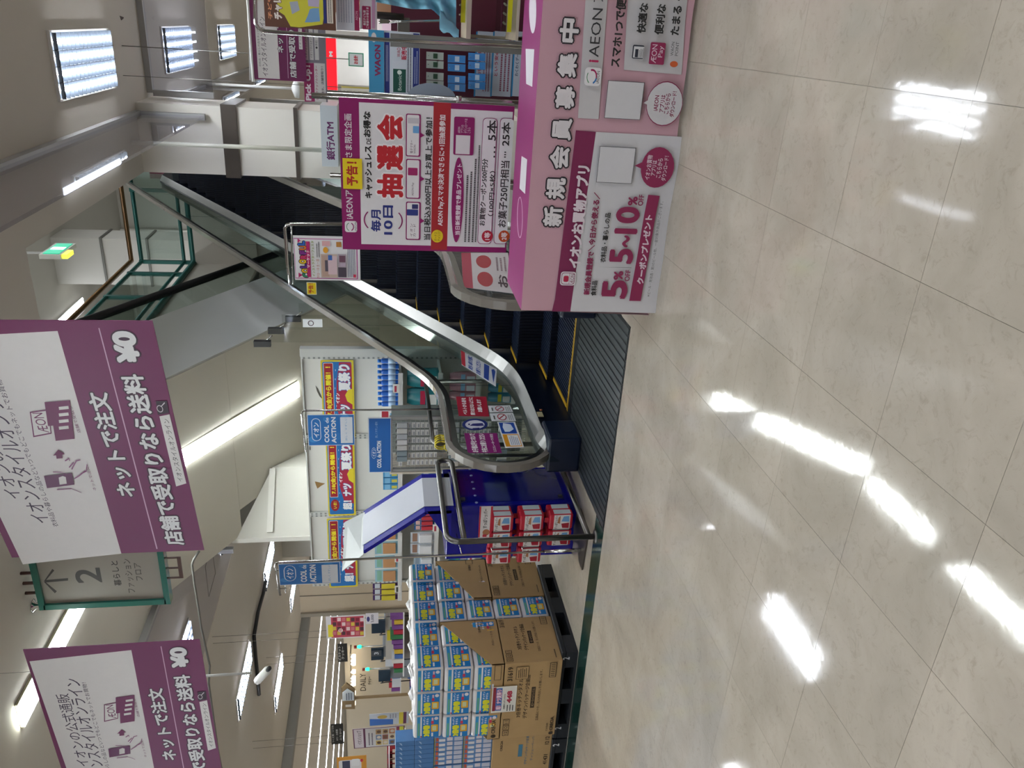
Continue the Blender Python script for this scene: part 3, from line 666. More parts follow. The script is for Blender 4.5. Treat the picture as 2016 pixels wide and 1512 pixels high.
P.text('お買物クーポン500円分', (949, 444), (954, 312), 12, '#222222', .025); P.text('（100円×5枚）', (966, 425), (969, 336), 11, '#222222', .02); P.text('… 5本', (968, 310), (967, 236), 20, '#222222', .02)
P.text('お菓子250円相当', (990, 447), (992, 316), 17, '#222222', .02); P.text('…', (994, 310), (994, 298), 4, '#222222', .03); P.text('25本', (995, 287), (996, 240), 18, '#222222', .02)
P.build(t)
mb = MB()
for x in (P.w+.02, P.w*.5): mb.tube([(x, .06, -.02), (x, -P.h, -.02), (x, -P.O.z+.02, -.02)], .013, CHROME, 8)
mb.box(P.w*.5-.05, -P.O.z, -.2, P.w+.1, -P.O.z+.02, .06, STEEL); mb.tube([(P.w+.02, -P.h*.66, -.02), (P.w+.02, -P.h*.69, -.02)], .02, CHROME, 8)
mb.build('stand', t, True)
ty, Q = sheet_px('notice_card', 'yellow advance-notice card stuck on top of the lottery board', 'card', Yb-.016, (675, 312, 713, 372), base='#e6cf18', thick=.002)
Q.text('予告！', (695, 366), (691, 318), 23, '#b0281c', .04); Q.build(ty)

# ---- chrome stand with a curved arm and a sheet
def pop_stand(name, label, foot, xt, xp, yarm, Y, basez=0, r=.008, hook=True, grp=None):
    """pole at photo row yp with an arm to the left; all in plane Y"""
    t = thing(name, label, 'stand', (foot, Y, 0), grp)
    return t

# colourful market poster on a chrome stand
Yc = 5.0
st1 = thing('poster_stand', 'tall chrome poster stand with a bent arm in front of the escalator', 'stand', atY(800, 441, Yc)*1)
st1.location.z = 0
pp = [(atY(900, 441, Yc).x, Yc, .02)] + [tuple(atY(x, y, Yc)) for x, y in ((700, 441), (575, 441), (565, 443), (561, 449), (563, 475), (566, 520), (571, 560))]
pp[0] = (atY(700, 441, Yc).x+.0, Yc, .02)
MB().tube(pp, .011, CHROME, 8).build('pole', st1)
MB().tube([tuple(atY(x, y, Yc)) for x, y in ((574, 444), (574, 470), (575, 520), (577, 560))], .005, CHROME, 6).build('hanging_bar', st1)
MB().box(pp[0][0]-.18, Yc-.02, 0, pp[0][0]+.18, Yc+.26, .02, STEEL).build('base', st1)
t, P = sheet_px('market_poster', 'white poster with colourful market lettering and photographs on the chrome stand', 'poster', Yc-.012, (579, 465, 709, 552), base='#dcdcdc')
P.rect((580, 470, 704, 549), '#b04a90'); P.rect((581, 471.5, 702, 547.5), '#e0e0e0')
for ch, a, c, x in zip('COLORFUL', range(546, 470, -9), ['#2c8a64', '#e0b818', '#5a2a8a', '#e0b818', '#c03060', '#7a2a80', '#d87828', '#2860b8'], [603, 601, 598, 596, 598, 597, 596, 593]): P.text(ch, (x, a), (x, a-9), 14, c, .07, '#20242c', .09)
P.rect((604, 475, 611, 545), '#b01c60'); P.text('マーケット', (607, 527), (607, 492), 6, '#f0dde6', .03)
P.text('インストラクターフェスタ', (618, 544), (615, 474), 5, '#8a9a40', .03); P.text('7/12・13 土・日', (627, 547), (625, 510), 6, '#b06a50', .02); P.lines((622, 474, 630, 506), 2, '#444444')
P.rect((632, 500, 664, 546), '#c3b0a0'); P.rect((634, 502, 648, 544), '#b79c8c'); P.rect((640, 512, 652, 534), '#5b5560'); P.rect((646, 504, 664, 540), '#d4bcc0'); P.rect((646, 502, 654, 512), '#3a68b0')
P.rect((634, 474, 650, 484), '#d8a8a8'); P.oval((636, 486, 646, 498), '#e0a030'); P.rect((662, 476, 672, 486), '#b8803c'); P.rect((666, 500, 682, 546), '#a89ca4'); P.rect((666, 526, 682, 545), '#4c4450'); P.rect((668, 503, 680, 516), '#6a4858'); P.rect((670, 518, 680, 524), '#b8a8b8')
P.lines((684, 476, 700, 545), 5, '#6a7088'); P.rect((696, 540, 701, 546), '#c83050'); P.poly([(586, 478), (592, 473), (586, 469)], '#b01c60'); P.poly([(588, 546), (596, 541), (588, 536)], '#b01c60')
P.build(t)
t, P = sheet_px('notice_card', 'small yellow advance-notice card beside the colourful market poster', 'card', Yc-.01, (604, 556, 623, 580), base='#e8e4c8', thick=.002)
P.rect((605, 557, 622, 579), '#e3cc14'); P.text('予告！', (613, 578), (611, 558), 10, '#b0281c', .03); P.build(t)

# ---- two COOL de ACTION signs on chrome stands
def cool(P, bx, lower=True):
    """bx=(x0,y0,x1,y1) photo box; grid mapped to 0..1"""
    x0, y0, x1, y1 = bx; X = lambda f: x0+(x1-x0)*f; Yv = lambda f: y1+(y0-y1)*f
    P.rect((x0-2, y0-2, x1+2, y1+2), '#d8dce0'); P.rect((x0+1, y0+1, x1-1, y1-1), '#1f6fb8')
    for a, b_, r, c in ((.12, .2, .10, '#3a8ccc'), (.4, .85, .08, '#3482c4'), (.62, .3, .12, '#2a78be'), (.8, .9, .09, '#3a8ccc')): P.oval((X(a-r), Yv(b_+r), X(a+r), Yv(b_-r)), c)
    P.rect((X(.08), Yv(.88), X(.28), Yv(.14)), '#d4dde6', .5); P.rect((X(.095), Yv(.86), X(.265), Yv(.16)), '#1f6fb8', .5)
    P.text('イオン', (X(.18), Yv(.26)), (X(.18), Yv(.74)), (x1-x0)*.12, '#e4e8ec', .03)
    P.text('COOL', (X(.41), Yv(.10)), (X(.40), Yv(.66)), (x1-x0)*.105, '#e4e8ec', .04); P.text('de', (X(.41), Yv(.72)), (X(.41), Yv(.90)), (x1-x0)*.075, '#e4e8ec', .02)
    P.text('ACTION', (X(.56), Yv(.08)), (X(.55), Yv(.92)), (x1-x0)*.105, '#e4e8ec', .04)
    P.rect((X(.70), Yv(.92), X(.96), Yv(.08)), '#d8dde2'); P.text('涼しく すずしい', (X(.82), Yv(.15)), (X(.82), Yv(.9)), (x1-x0)*.04, '#60a0c8', .01)
def stand2(lab, foot, top, Yp, arm_y, r=.009):
    """chrome floor stand: foot and top are photo points; arm runs left to arm_y"""
    A = atY(foot[0], foot[1], Yp); A.z = .0; B = atY(top[0], top[1], Yp); B.x = A.x
    s = thing('sign_stand', lab, 'stand', (A.x, Yp, 0), 'chrome sign stands'); L_ = B.x-atY(top[0], arm_y, Yp).x
    MB().tube([(A.x, Yp, .0), (A.x, Yp, B.z-.03), (A.x-.01, Yp, B.z-.01), (A.x-.03, Yp, B.z), (A.x-L_, Yp, B.z-.02)], r, CHROME, 8).build('pole', s)
    MB().tube([(A.x-.05, Yp, B.z-.06), (A.x-L_+.02, Yp, B.z-.06)], .004, CHROME, 6).build('clip_bar', s)
    MB().tube([(A.x-.07, Yp, B.z), (A.x-.07, Yp, B.z-.07)], .004, CHROME, 6).tube([(A.x-L_*.8, Yp, B.z), (A.x-L_*.8, Yp, B.z-.07)], .004, CHROME, 6).build('clip', s)
    MB().lathe((A.x, Yp, A.z+.0), [(.012, 0), (.015, .02), (.012, .3)], CHROME).build('collar', s)
    return s, A, B
s1, A1, B1 = stand2('chrome sign stand on the dark metal plate, holding the nearer blue sign', (1140, 1083), (541, 1104), 4.80, 1172)
MB().slab([tuple(atZ(x, y)+Vector((0, 0, .002))) for x, y in ((1144.7, 1001), (1161, 1050), (1156, 1077), (1148.5, 1122), (1142, 1104), (1141, 1070.5), (1131, 1066), (1133, 1035), (1139.6, 1014))][::-1], (0, 0, .012), M('#57524c', .4, .6, .1, 20)).build('base_plate', s1)
bx = (549, 1108, 670, 1150); t, P = sheet_px('cool_sign', 'nearer blue summer sign hanging from the chrome stand, left of the white wall', 'sign', 4.79, bx, base='#c8d0d8'); cool(P, bx); P.build(t)
s2, A2, B2_ = stand2('chrome sign stand behind the guard rail, holding the farther blue sign', (1090, 803), (593, 803), 6.55, 890)
MB().box(A2.x-.15, 6.4, 0, A2.x+.15, 6.7, .015, STEEL).build('base_plate', s2)
bx = (606, 816, 698, 877); t, P = sheet_px('cool_sign', 'farther blue summer sign hanging in front of the festival posters', 'sign', 6.54, bx, base='#c8d0d8'); cool(P, bx); P.build(t)

# ---- online-order banner and pick-up counter sign at the right
Yr = 7.2
t, P = sheet_px('hanging_banner', 'purple and white hanging banner at the upper right above the pick-up counter sign', 'banner', Yr, (490, -160, 597, 158), base='#6c1450', board='vinyl', group='purple online-order banners')
P.rect((497, -200, 541, 154), WP); P.text('衣料品・暮らしの品をネットでお買物', (513, 131), (505, 35), 4, '#555555', 0); P.text('イオンスタイルオンライン', (524, 150), (514, 33), 11, '#2e1a38', .0)
P.poly([(491, 158), (494, 158), (487, -160), (484, -160)], '#cfcfcf')
P.text('ネットで注文', (552, 104), (548, 8), 12, '#dddddd', .03, '#35122e', .07); P.poly([(567, 154), (568, 154), (559, -100), (558, -100)], '#c9a0bd')
P.text('店舗で受取りなら送料¥0', (577, 153), (570, -30), 13, '#dddddd', .03, '#35122e', .07); P.rect((587, 10, 594, 97), WP); P.text('イオンスタイルオンライン', (590, 95), (589, 15), 4, '#444444', 0)
P.build(t)
MB().tube([(-.02, .01, 0), (P.w, .01, 0)], .012, WHITE, 6).build('top_rod', t, True)
t, P = sheet_px('counter_sign', 'grey panel with white service labels and a magenta pick-up sign below the right banner', 'sign', Yr+.05, (597, -60, 641, 200), base='#7c7a84')
for k, tx in enumerate(('イオンネットスーパー', 'イオンスタイルオンライン', '●予約')):
    P.rect((598+k*10.5, 55, 606+k*10.5, 118), '#c8c8c6'); P.rect((598+k*10.5, 0, 606+k*10.5, 50), '#c8c8c6'); P.text(tx, (602+k*10.5, 114 if k < 2 else 96), (602+k*10.5, 62 if k < 2 else 80), 5, '#333333', .01)
P.rect((597, 124, 641, 200), '#cfcdcc'); P.poly([(597, 124), (618, 124), (620, 200), (600, 200)], '#931a5a')
P.text('Pick Up！', (607, 198), (608, 128), 15, '#e6dde2', .05); P.text('ピックアップカウンター', (625, 196), (622, 129), 5, '#a02060', .02); P.text('で注文、店舗受取り！', (636, 192), (634, 131), 5, '#403848', .02)
P.build(t)
# red lit shop front and bright shop behind
t = thing('shop_fascia', 'glowing red shop fascia with a white logo under the counter sign', 'shop sign', atY(655, 130, 9.6))
a = atY(643, 188, 9.6); b = atY(661, 76, 9.6)
MB().box(a.x, 9.6, b.z, b.x, 9.75, a.z, M('#c41220', .4, 0, 0, 1, .9)).build('fascia', t); MB().box(a.x-.08, 9.62, 0, a.x, 9.74, a.z, M('#c9c5bd', .5)).build('post', t); MB().box(b.x, 9.62, 0, b.x+.08, 9.74, a.z, M('#c9c5bd', .5)).build('post', t)
P = Print((a.x, 9.598, a.z), EX, UPV, b.x-a.x, a.z-b.z); P.text('M', (652, 112), (651, 101), 7, '#ffffff', .08)
o = P.mb.build('logo', t, True); o.matrix_local = WM(t).inverted() @ frame(P.O, EX, UPV)
a = atY(662, 186, 10.2); b = atY(690, -60, 10.2)
t = thing('shop_canopy', 'bright white shop canopy and back wall below the red fascia', 'shop front', (a.x, 10.2, 0))
MB().box(a.x, 10.2, b.z-.25, b.x, 11.8, b.z-.2, M('#dfeaf5', .5, 0, 0, 1, 1.4)).build('ceiling_panel', t)
MB().box(a.x, 11.8, 0, b.x, 11.9, a.z+.6, M('#cfc7bb', .6)).build('back_panel', t)
MB().box(a.x+.9, 11.6, .9, a.x+1.1, 11.79, 2.1, M('#7a5436', .6)).box(a.x+1.4, 11.6, .9, a.x+1.7, 11.79, 1.9, M('#6a4630', .6)).box(a.x+.4, 11.3, .0, b.x, 11.7, 1.0, M('#d8d4cc', .5)).build('counter', t)
MB().box(a.x+.5, 11.5, 1.0, a.x+.9, 11.7, 1.5, M('#d8b7c0', .5)).box(a.x+1.9, 11.5, 1.0, a.x+2.2, 11.7, 1.6, M('#2a2420', .5)).build('displays', t)['kind'] = 'stuff'
t, P = sheet_px('checkout_sign', 'small white sign with red checkout lettering and green border in the far shop', 'sign', 8.6, (686, 104, 716, 131), base='#3a9a74')
P.rect((688, 106, 714, 129), '#dde4e2'); P.text('お会計', (701, 126), (700, 109), 9, '#c02030', .04); P.build(t)
MB().tube([(P.w/2, 0, -.01), (P.w/2, ZC-P.O.z, -.01)], .004, STEEL, 4).build('hanger', t, True)
t = thing('tassel', 'yellow and white paper tassel hanging in the far shop left of the card display', 'decoration', atY(690, 172, 8.5))
q = atY(672, 172, 8.5); mb = MB()
for k in range(14): mb.box(q.x-.02+.006*random.uniform(-4, 4), 8.5+.003*k, q.z-.32-.03*random.random(), q.x-.01+.006*random.uniform(-4, 4), 8.502+.003*k, q.z, M('#cfc060' if k % 2 else '#d8d4c4', .6))
mb.build('strips', t); MB().tube([(q.x, 8.52, q.z), (q.x, 8.52, ZC)], .003, STEEL, 4).build('thread', t)
t = thing('ceiling_speaker', 'white speaker on a short rod behind the pillar', 'speaker', (-.75, 13, 3.0)); q = atY(574, 174, 12)
MB().tube([(q.x, 12, q.z), (q.x, 12, ZC)], .02, WHITE, 8).build('rod', t); MB().lathe((q.x, 12, q.z-.1), [(.02, .1), (.12, .06), (.13, 0), (.02, -.01)], WHITE).build('body', t)

# ================================================================ DRAPED TABLE
XL, YF, YB, ZT = -1.405, 4.02, 4.55, .756
bt = thing('draped_table', 'long table covered by a pink and magenta printed cloth reaching the floor', 'table', (.3, 4.3, 0))
MB().box(XL+.02, YF+.02, ZT-.03, 2.0, YB-.02, ZT-.004, M('#b9b5ab', .5)).build('tabletop', bt)
for x in (XL+.08, 1.9):
    for y in (YF+.08, YB-.08): MB().box(x-.02, y-.02, 0, x+.02, y+.02, ZT-.03, STEEL).build('leg', bt)
TOPM = M('#8a2b68', .55, 0, .04, 4); PINK = M('#c49ba6', .55, 0, .05, 4, bump=.2); CW = M('#cfcdd0', .5, 0, .05, 4, bump=.25); BAND = M('#80234f', .5, 0, .05, 5)
def wav(x, z):
    k = max(0, min(1, (ZT-z)/ZT)); return (.012*math.sin(x*5.3+1)+.007*math.sin(x*13))*k*k - .035*k*k*(1 if x > XL+.3 else 1)
cl = MB(); cl.box(XL, YF, ZT-.004, 2.02, YB, ZT, TOPM)
cl.build('cloth_top', bt)
NX, NZ = 220, 34
def sheetmesh(x0, x1, f):
    vs = []; fs = []
    for i in range(NX+1):
        for j in range(NZ+1):
            x = x0+(x1-x0)*i/NX; z = .022+(ZT-.022)*j/NZ; vs.append(f(x, z))
    for i in range(NX):
        for j in range(NZ): a = i*(NZ+1)+j; fs.append((a, a+NZ+1, a+NZ+2, a+1))
    return vs, fs
v, f = sheetmesh(XL, 2.02, lambda x, z: (x, YF+wav(x, z)-.001, z)); c_ = MB(); c_.add(v, f, PINK, True); c_.build('cloth_front', bt)
c_ = MB()
for zz in range(8): pass
c_.add([(XL, YF, ZT), (XL, YB, ZT), (XL-.03, YB-.05, .03), (XL-.012, YF-.03, .03), (XL-.03, YF+.1, .3)], [(0, 3, 4), (0, 4, 1), (4, 2, 1), (3, 2, 4)], PINK, True); c_.build('cloth_side', bt)
# print of the front, laid on the waved cloth
P = Print((XL, YF, ZT), EX, UPV, 3.4, ZT, True)
P.poly([(1088, 590), (1113, 594), (1122, 585), (1150, 350), (1172, 259), (1130, 256), (1092, 588)], '#7c2350') if False else None
P.poly([(1086, 612), (1092, 588), (1133, 256), (1172, 259), (1126, 583), (1122, 612)], '#7c2350')
P.poly([(1122, 612), (1126, 583), (1172, 259), (1340, 267), (1288, 612)], '#cac9cc')
P.poly([(1137, 232), (1152, 0), (1195, 0), (1177, 234)], '#c4c2c4'); P.poly([(1226, 137), (1236, -20), (1352, -20), (1336, 146)], '#c4c2c4')
for ch, x, a, b_ in (('新', 1086, 445, 406), ('規', 1092, 391, 349), ('会', 1099, 332, 287), ('員', 1104, 276, 232), ('募', 1110, 214, 169), ('集', 1114, 152, 104), ('中', 1118, 84, 36)):
    P.text(ch, (x, a), (x+3, b_), 38, '#d8d3d6', .045, '#26222a', .075)
P.text('イオンお買物アプリ', (1124, 526), (1153, 325), 26, '#ddd0d8', .05)
P.rect((1102, 533, 1132, 560), '#dcd6da', .2); P.rect((1104, 535, 1130, 558), '#7c2350', .2); P.rect((1105, 536, 1129, 557), '#dcd6da', .2); P.rect((1108, 541, 1118, 553), '#b01c44', .3); P.text('ÆON', (1125, 556), (1125, 538), 7, '#7c2350', .0)
P.rect((1119, 536, 1119.6, 558), '#7c2350')
P.text('新規会員登録で＼今日から使える／', (1146, 578), (1181, 377), 13, '#84204c', .045)
P.text('食料品', (1165, 580), (1170, 550), 11, '#222222', .03); P.text('衣料品・暮らしの品', (1182, 514), (1197, 417), 11, '#222222', .03)
P.poly([(1173, 523), (1173.8, 523), (1240, 524), (1239, 523)], '#777777')
P.text('5', (1205, 585), (1210, 548), 50, '#8a2450', .04); P.text('%', (1213, 548), (1216, 530), 18, '#8a2450', .04); P.text('OFF', (1230, 550), (1234, 528), 10, '#8a2450', .03)
P.text('5', (1218, 516), (1222, 486), 46, '#8a2450', .04); P.text('～', (1228, 484), (1230, 460), 14, '#8a2450', .05); P.text('10', (1229, 458), (1234, 404), 46, '#8a2450', .04)
P.text('%', (1241, 402), (1243, 384), 18, '#8a2450', .04); P.text('OFF', (1255, 402), (1260, 380), 10, '#8a2450', .03)
P.poly([(1235, 588), (1257, 588), (1293, 382), (1271, 380)], '#8a2450'); P.text('クーポンプレゼント', (1252, 555), (1277, 420), 14, '#dccad4', .05)
P.text('※ビール・発泡酒・第3のビール他、一部対象外商品がございます。', (1268, 579), (1301, 393), 6, '#555555', .0)
for bb_, g in (((1174, 287, 1243, 358), 0), ((1190, 159, 1260, 233), 0)):
    P.rect(bb_, '#5a5a5e'); P.rect((bb_[0]+1, bb_[1]+1, bb_[2]-1, bb_[3]-1), '#cccbce')
P.oval((1256, 286, 1318, 366), '#8a2450'); P.poly([(1244, 323), (1260, 330), (1260, 315)], '#8a2450')
P.text('イオンお買物', (1267, 350), (1274, 302), 10, '#dccad4', .02); P.text('アプリは', (1278, 342), (1282, 312), 9, '#dccad4', .02); P.text('こちらから', (1288, 346), (1293, 308), 9, '#dccad4', .02); P.text('ダウンロード！', (1298, 352), (1304, 303), 9, '#dccad4', .02)
P.oval((1267, 158, 1336, 246), '#8a2450'); P.oval((1268, 160, 1335, 244), '#c9c7ca'); P.poly([(1262, 201), (1272, 206), (1272, 194)], '#c9c7ca')
P.text('iAEON', (1284, 216), (1288, 186), 8, '#8a2450', .02); P.text('アプリは', (1294, 219), (1300, 185), 9, '#8a2450', .02); P.text('こちらから', (1304, 222), (1309, 182), 9, '#8a2450', .02); P.text('ダウンロード！', (1314, 228), (1321, 178), 9, '#8a2450', .02)
P.rect((1148, 132, 1180, 168), '#e2e0e2', .2); P.ring((1152, 135, 1172, 165), '#a01c58', .25, 260, 380); P.ring((1152, 135, 1172, 165), '#2c70b0', .25, 200, 260); P.ring((1152, 135, 1172, 165), '#2c8a50', .12, 60, 150); P.text('iAEON', (1173, 163), (1174, 139), 6, '#444444', .0)
P.text('i', (1165, 122), (1166, 117), 19, '#b02058', .05); P.text('AEON', (1167, 112), (1172, 16), 20, '#2a2a2e', .01); P.text('ア', (1175, 5), (1176, -14), 19, '#2a2a2e', .01)
P.text('スマホ1つで便', (1208, 131), (1218, -1), 20, '#222222', .04)
P.rect((1240, 88, 1262, 115), '#2a2e3c', .12); P.rect((1242, 91, 1262, 113), '#cfcfd2'); P.rect((1245, 96, 1251, 112), '#2a2e3c')
P.lines((1252, 94, 1262, 112), 4, '#555555')
P.rect((1273, 83, 1302, 126), '#8e2450', .08); P.text('ÆON', (1280, 123), (1283, 87), 10, '#dccad4', .0); P.text('Pay', (1294, 112), (1296, 90), 11, '#dccad4', .0)
P.oval((1311, 119, 1326, 131), '#c85a2c'); P.text('WAON', (1315, 109), (1318, 82), 6, '#444444', .01); P.text('POINT', (1324, 109), (1326, 82), 6, '#444444', .01)
P.text('快適な', (1257, 65), (1263, 6), 18, '#222222', .04); P.text('便利な', (1292, 68), (1296, 8), 18, '#222222', .04); P.text('たまる・', (1321, 69), (1330, -4), 17, '#222222', .04)
# bend the print onto the cloth: subdivide long polygons first
bmp = bmesh.new(); vv = [bmp.verts.new(p) for p in P.mb.v]
for fc, mi in zip(P.mb.f, P.mb.m):
    try: ff = bmp.faces.new([vv[i] for i in fc]); ff.material_index = mi
    except ValueError: pass
big = [f for f in bmp.faces if f.calc_area() > .004]
bmesh.ops.triangulate(bmp, faces=big)
for cut in range(4):
    ed = [e_ for e_ in bmp.edges if e_.calc_length() > .06]
    if not ed: break
    bmesh.ops.subdivide_edges(bmp, edges=ed, cuts=1); bmesh.ops.triangulate(bmp, faces=[f for f in bmp.faces if len(f.verts) > 4])
me = bpy.data.meshes.new('printed_lettering')
for v_ in bmp.verts:
    x, z = XL+v_.co.x, ZT+v_.co.y; v_.co = (x, YF+wav(x, z)-.006-v_.co.z*2.5, z)
bmp.to_mesh(me); bmp.free()
for m_ in P.mb.ms: me.materials.append(m_)
o = bpy.data.objects.new('printed_lettering', me); COL.objects.link(o); o.parent = bt; o.matrix_local = WM(bt).inverted(); KIDS.setdefault(bt.name, []).append(o)
# print of the table top
mb = MB(); k = ZT+.0006
def tz(x, y): q = atZ(x, y, ZT); return q
for pts, c in (([(1035, 96), (1052, 97), (1048, 171), (1036, 165)], '#d2d0d2'), ([(1027, 307), (1038, 314), (1034, 382), (1023, 371)], '#d2d0d2')):
    mb.add([tuple(tz(*p)+Vector((0, 0, .0006))) for p in pts], [(3, 2, 1, 0)], M(c, .5)); (mb.build('table_top_print', bt), None) if pts[0][0] > 1030 else None; mb = MB() if pts[0][0] > 1030 else mb
for (cx, cy, rx, ry, fill) in ((1049, 20, 7, 46, True), (1024, 428, 5, 40, False)):
    q = [tz(cx+rx*math.cos(a*.2618), cy+ry*math.sin(a*.2618)) for a in range(24)]
    mb.build('table_top_print', bt); mb = MB()
    if fill: mb.add([tuple(p+Vector((0, 0, .0006))) for p in q], [tuple(range(24))[::-1]], M('#d8cfd6', .5))
    else: mb.tube([tuple(p+Vector((0, 0, .0006))) for p in q+[q[0]]], .0022, M('#d8b8cc', .5), 4)
mb.build('table_top_print', bt)

# ================================================================ ESCALATOR NOTICES (stuck on the left glass)
def glass_sticker(name, lab, pts, col):
    q = [atX(x, y, -2.968) for x, y in pts]; t = thing(name, lab, 'sticker', sum(q, Vector())/4, 'escalator glass notices')
    MB().slab([tuple(p) for p in q], (.0015, 0, 0), M(col, .4)).build('panel', t); return t, q
def onq(t, q, items, name='lettering'):
    """items in unit square of the quad TL,TR,BR,BL"""
    P = Print((0, 0, 0), EX, UPV, 1, 1, False)
    for fn, *a in items: getattr(P, fn)(*a)
    m = P.mb
    m.v = [tuple((q[0]*(1-a)+q[1]*a)*(1+b) + (q[3]*(1-a)+q[2]*a)*(-b) + Vector((.002+c*1.2, 0, 0))) for a, b, c in m.v]; m.build(name, t)
W1 = '#e0dcdc'
t, q = glass_sticker('safety_notice', 'red notice with three lines of white lettering on the escalator glass', [(903, 819), (898, 781), (957, 781), (963, 820)], '#a01c34')
t['label'] = 'red notice with three white text lines on the escalator glass'
onq(t, q, [('text', 'ベルトから身を', (.07, .26), (.93, .2), .16, W1, .05), ('text', '乗り出さないように', (.05, .5), (.95, .45), .16, W1, .05), ('text', 'お願いします', (.2, .76), (.85, .7), .16, W1, .05)])
t, q = glass_sticker('safety_notice', 'purple notice with white lettering at the bottom of the escalator glass', [(921, 892), (914, 853), (978, 853), (988, 892)], '#7a1262')
onq(t, q, [('text', 'お子様は手をつないで', (.03, .24), (.97, .22), .2, W1, .05), ('text', '中央にお乗りください', (.03, .52), (.97, .5), .2, W1, .05), ('text', 'エスカレーターでの安全', (.05, .82), (.95, .8), .1, W1, .02)])
t, q = glass_sticker('safety_notice', 'white notice with a blue two-person handrail pictogram and orange frame', [(995, 882), (979, 831), (1014, 831), (1032, 881)], '#dcdcdc')
onq(t, q, [('rect', (.53, .06, .97, .9), '#1c48a0'), ('poly', [(.6, .25), (.78, .2), (.95, .3), (.9, .7), (.7, .78), (.6, .5)], '#cdd6e4'), ('rect', (.04, .06, .5, .92), '#d89420'), ('rect', (.07, .3, .47, .88), '#e0e0e0'), ('lines', (.1, .36, .44, .84), 5, '#6a7a9a')])
for lab, pts in (('small white no-entry notice with red ring, upper of two', [(964, 812), (961, 799), (1004, 798), (1010, 811)]), ('small white no-pushchair notice with red ring, lower of two', [(968, 829), (964, 814), (1010, 813), (1016, 829)])):
    t, q = glass_sticker('safety_notice', lab, pts, '#d4d6d8')
    onq(t, q, [('ring', (.08, .28, .92, .66), '#9c2438', .2), ('poly', [(.2, .33), (.28, .3), (.82, .6), (.75, .63)], '#9c2438'), ('lines', (.1, .72, .9, .95), 3, '#777777'), ('lines', (.2, .08, .8, .22), 1, '#333333')])
q0 = [atX(935+25*math.cos(a*.2618), 836+11.5*math.sin(a*.2618), -2.968) for a in range(24)]
t = thing('safety_notice', 'oval blue-rimmed notice with adult and child between the red and purple notices', 'sticker', atX(935, 836, -2.968), 'escalator glass notices')
MB().slab([tuple(p) for p in q0], (.0015, 0, 0), M('#1c2a6c', .4)).build('panel', t)
q1 = [atX(935+19*math.cos(a*.2618), 836+8.5*math.sin(a*.2618), -2.9655) for a in range(24)]; MB().slab([tuple(p) for p in q1], (.0012, 0, 0), M('#c9c8d0', .4)).build('centre', t)
mb = MB()
for pts in ([(925, 838), (931, 834), (950, 833), (953, 838), (940, 839)], [(930, 843), (944, 842), (944, 845), (932, 846)], [(922, 834), (925, 834), (925, 837), (922, 837)]): mb.slab([tuple(atX(x, y, -2.964)) for x, y in pts], (.001, 0, 0), M('#2a2a6c', .4))
mb.build('figures', t)
t, q = glass_sticker('safety_notice', 'slanted white notice with red and blue lettering along the escalator glass', [(909, 718), (907, 690), (978, 727), (976, 761)], '#dcdce0')
onq(t, q, [('rect', (0, 0, 1, .12), '#c03040'), ('text', '黄色い線の内側に', (.95, .3), (.05, .4), -.26, '#2a4aa0', .04) if False else ('text', '黄色い線の内側に', (.06, .27), (.94, .27), .15, '#2a4aa0', .04), ('text', 'お乗りください', (.06, .5), (.94, .5), .15, '#2a4aa0', .04), ('rect', (.06, .66, .94, .8), '#2a4aa0'), ('poly', [(.1, .93), (.8, .86), (.9, .93), (.8, .97)], '#2a4aa0')])
def rq(pts): return [atX(x, y, -1.70) for x, y in pts]
for lab, pts, cc in (('white notice with red heading and discs behind the right newel glass', [(912, 566), (908, 498), (1000, 498), (1010, 578)], '#c9c2c4'),):
    q = rq(pts); t = thing('safety_notice', lab, 'sticker', sum(q, Vector())/4, 'escalator glass notices'); MB().slab([tuple(p) for p in q], (.0015, 0, 0), M(cc, .4)).build('panel', t)
    onq(t, q, [('rect', (0, 0, 1, .2), '#a83850'), ('oval', (.08, .3, .45, .62), '#a8303c'), ('oval', (.55, .3, .92, .62), '#a8303c'), ('text', 'お', (.1, .82), (.4, .82), .2, '#3a2030', .03), ('lines', (.5, .7, .95, .95), 3, '#8a7078')])
# small plates on the newel
t = thing('inspection_plate', 'small ivory plate beside an orange dot on the navy escalator base', 'plate', atX(1063, 814, -2.84))
q = atX(1063, 814, -2.84); MB().box(-2.846, q.y-.05, q.z-.022, -2.84, q.y+.03, q.z+.022, M('#b9b18e', .5)).build('plate', t); MB().box(-2.846, q.y+.06, q.z-.03, -2.84, q.y+.08, q.z-.012, M('#c47a50', .5)).build('button', t)

# ---------------------------------------------------------------- guard rails of steel tube
gr = thing('guard_rail', 'steel tube guard rail with a post on the floor beside the blue display', 'guard rail', (-3.3, 4.53, 0))
R_ = .021
def arc(c, r, a0, a1, n=5): return [(c[0], c[1]+r*math.cos(math.radians(a0+(a1-a0)*k/n)), c[2]+r*math.sin(math.radians(a0+(a1-a0)*k/n))) for k in range(n+1)]
p = [(-3.3, 4.53, 0), (-3.3, 4.53, .98)] + arc((-3.3, 4.62, .98), .09, 180, 90) + [(-3.3, 5.60, 1.07)] + arc((-3.3, 5.60, 1.01), .06, 90, -90) + [(-3.3, 4.56, .95)]
MB().tube(p, R_, TUBE, 10).build('frame_tube', gr)
MB().tube([(-3.3, 4.53, .05), (-3.3, 5.72, .05)], R_, TUBE, 10).build('floor_tube', gr)
MB().lathe((-3.3, 4.53, 0), [(.05, 0), (.05, .006), (.022, .012)], TUBE).build('foot_flange', gr)
MB().tube([(-3.3, 5.72, 0), (-3.3, 5.72, .95)], R_*.7, TUBE, 8).build('rear_post', gr)
g2 = thing('guard_rail', 'steel tube guard rail behind the escalator glass in front of the wire rack', 'guard rail', (-3.35, 6.5, 0))
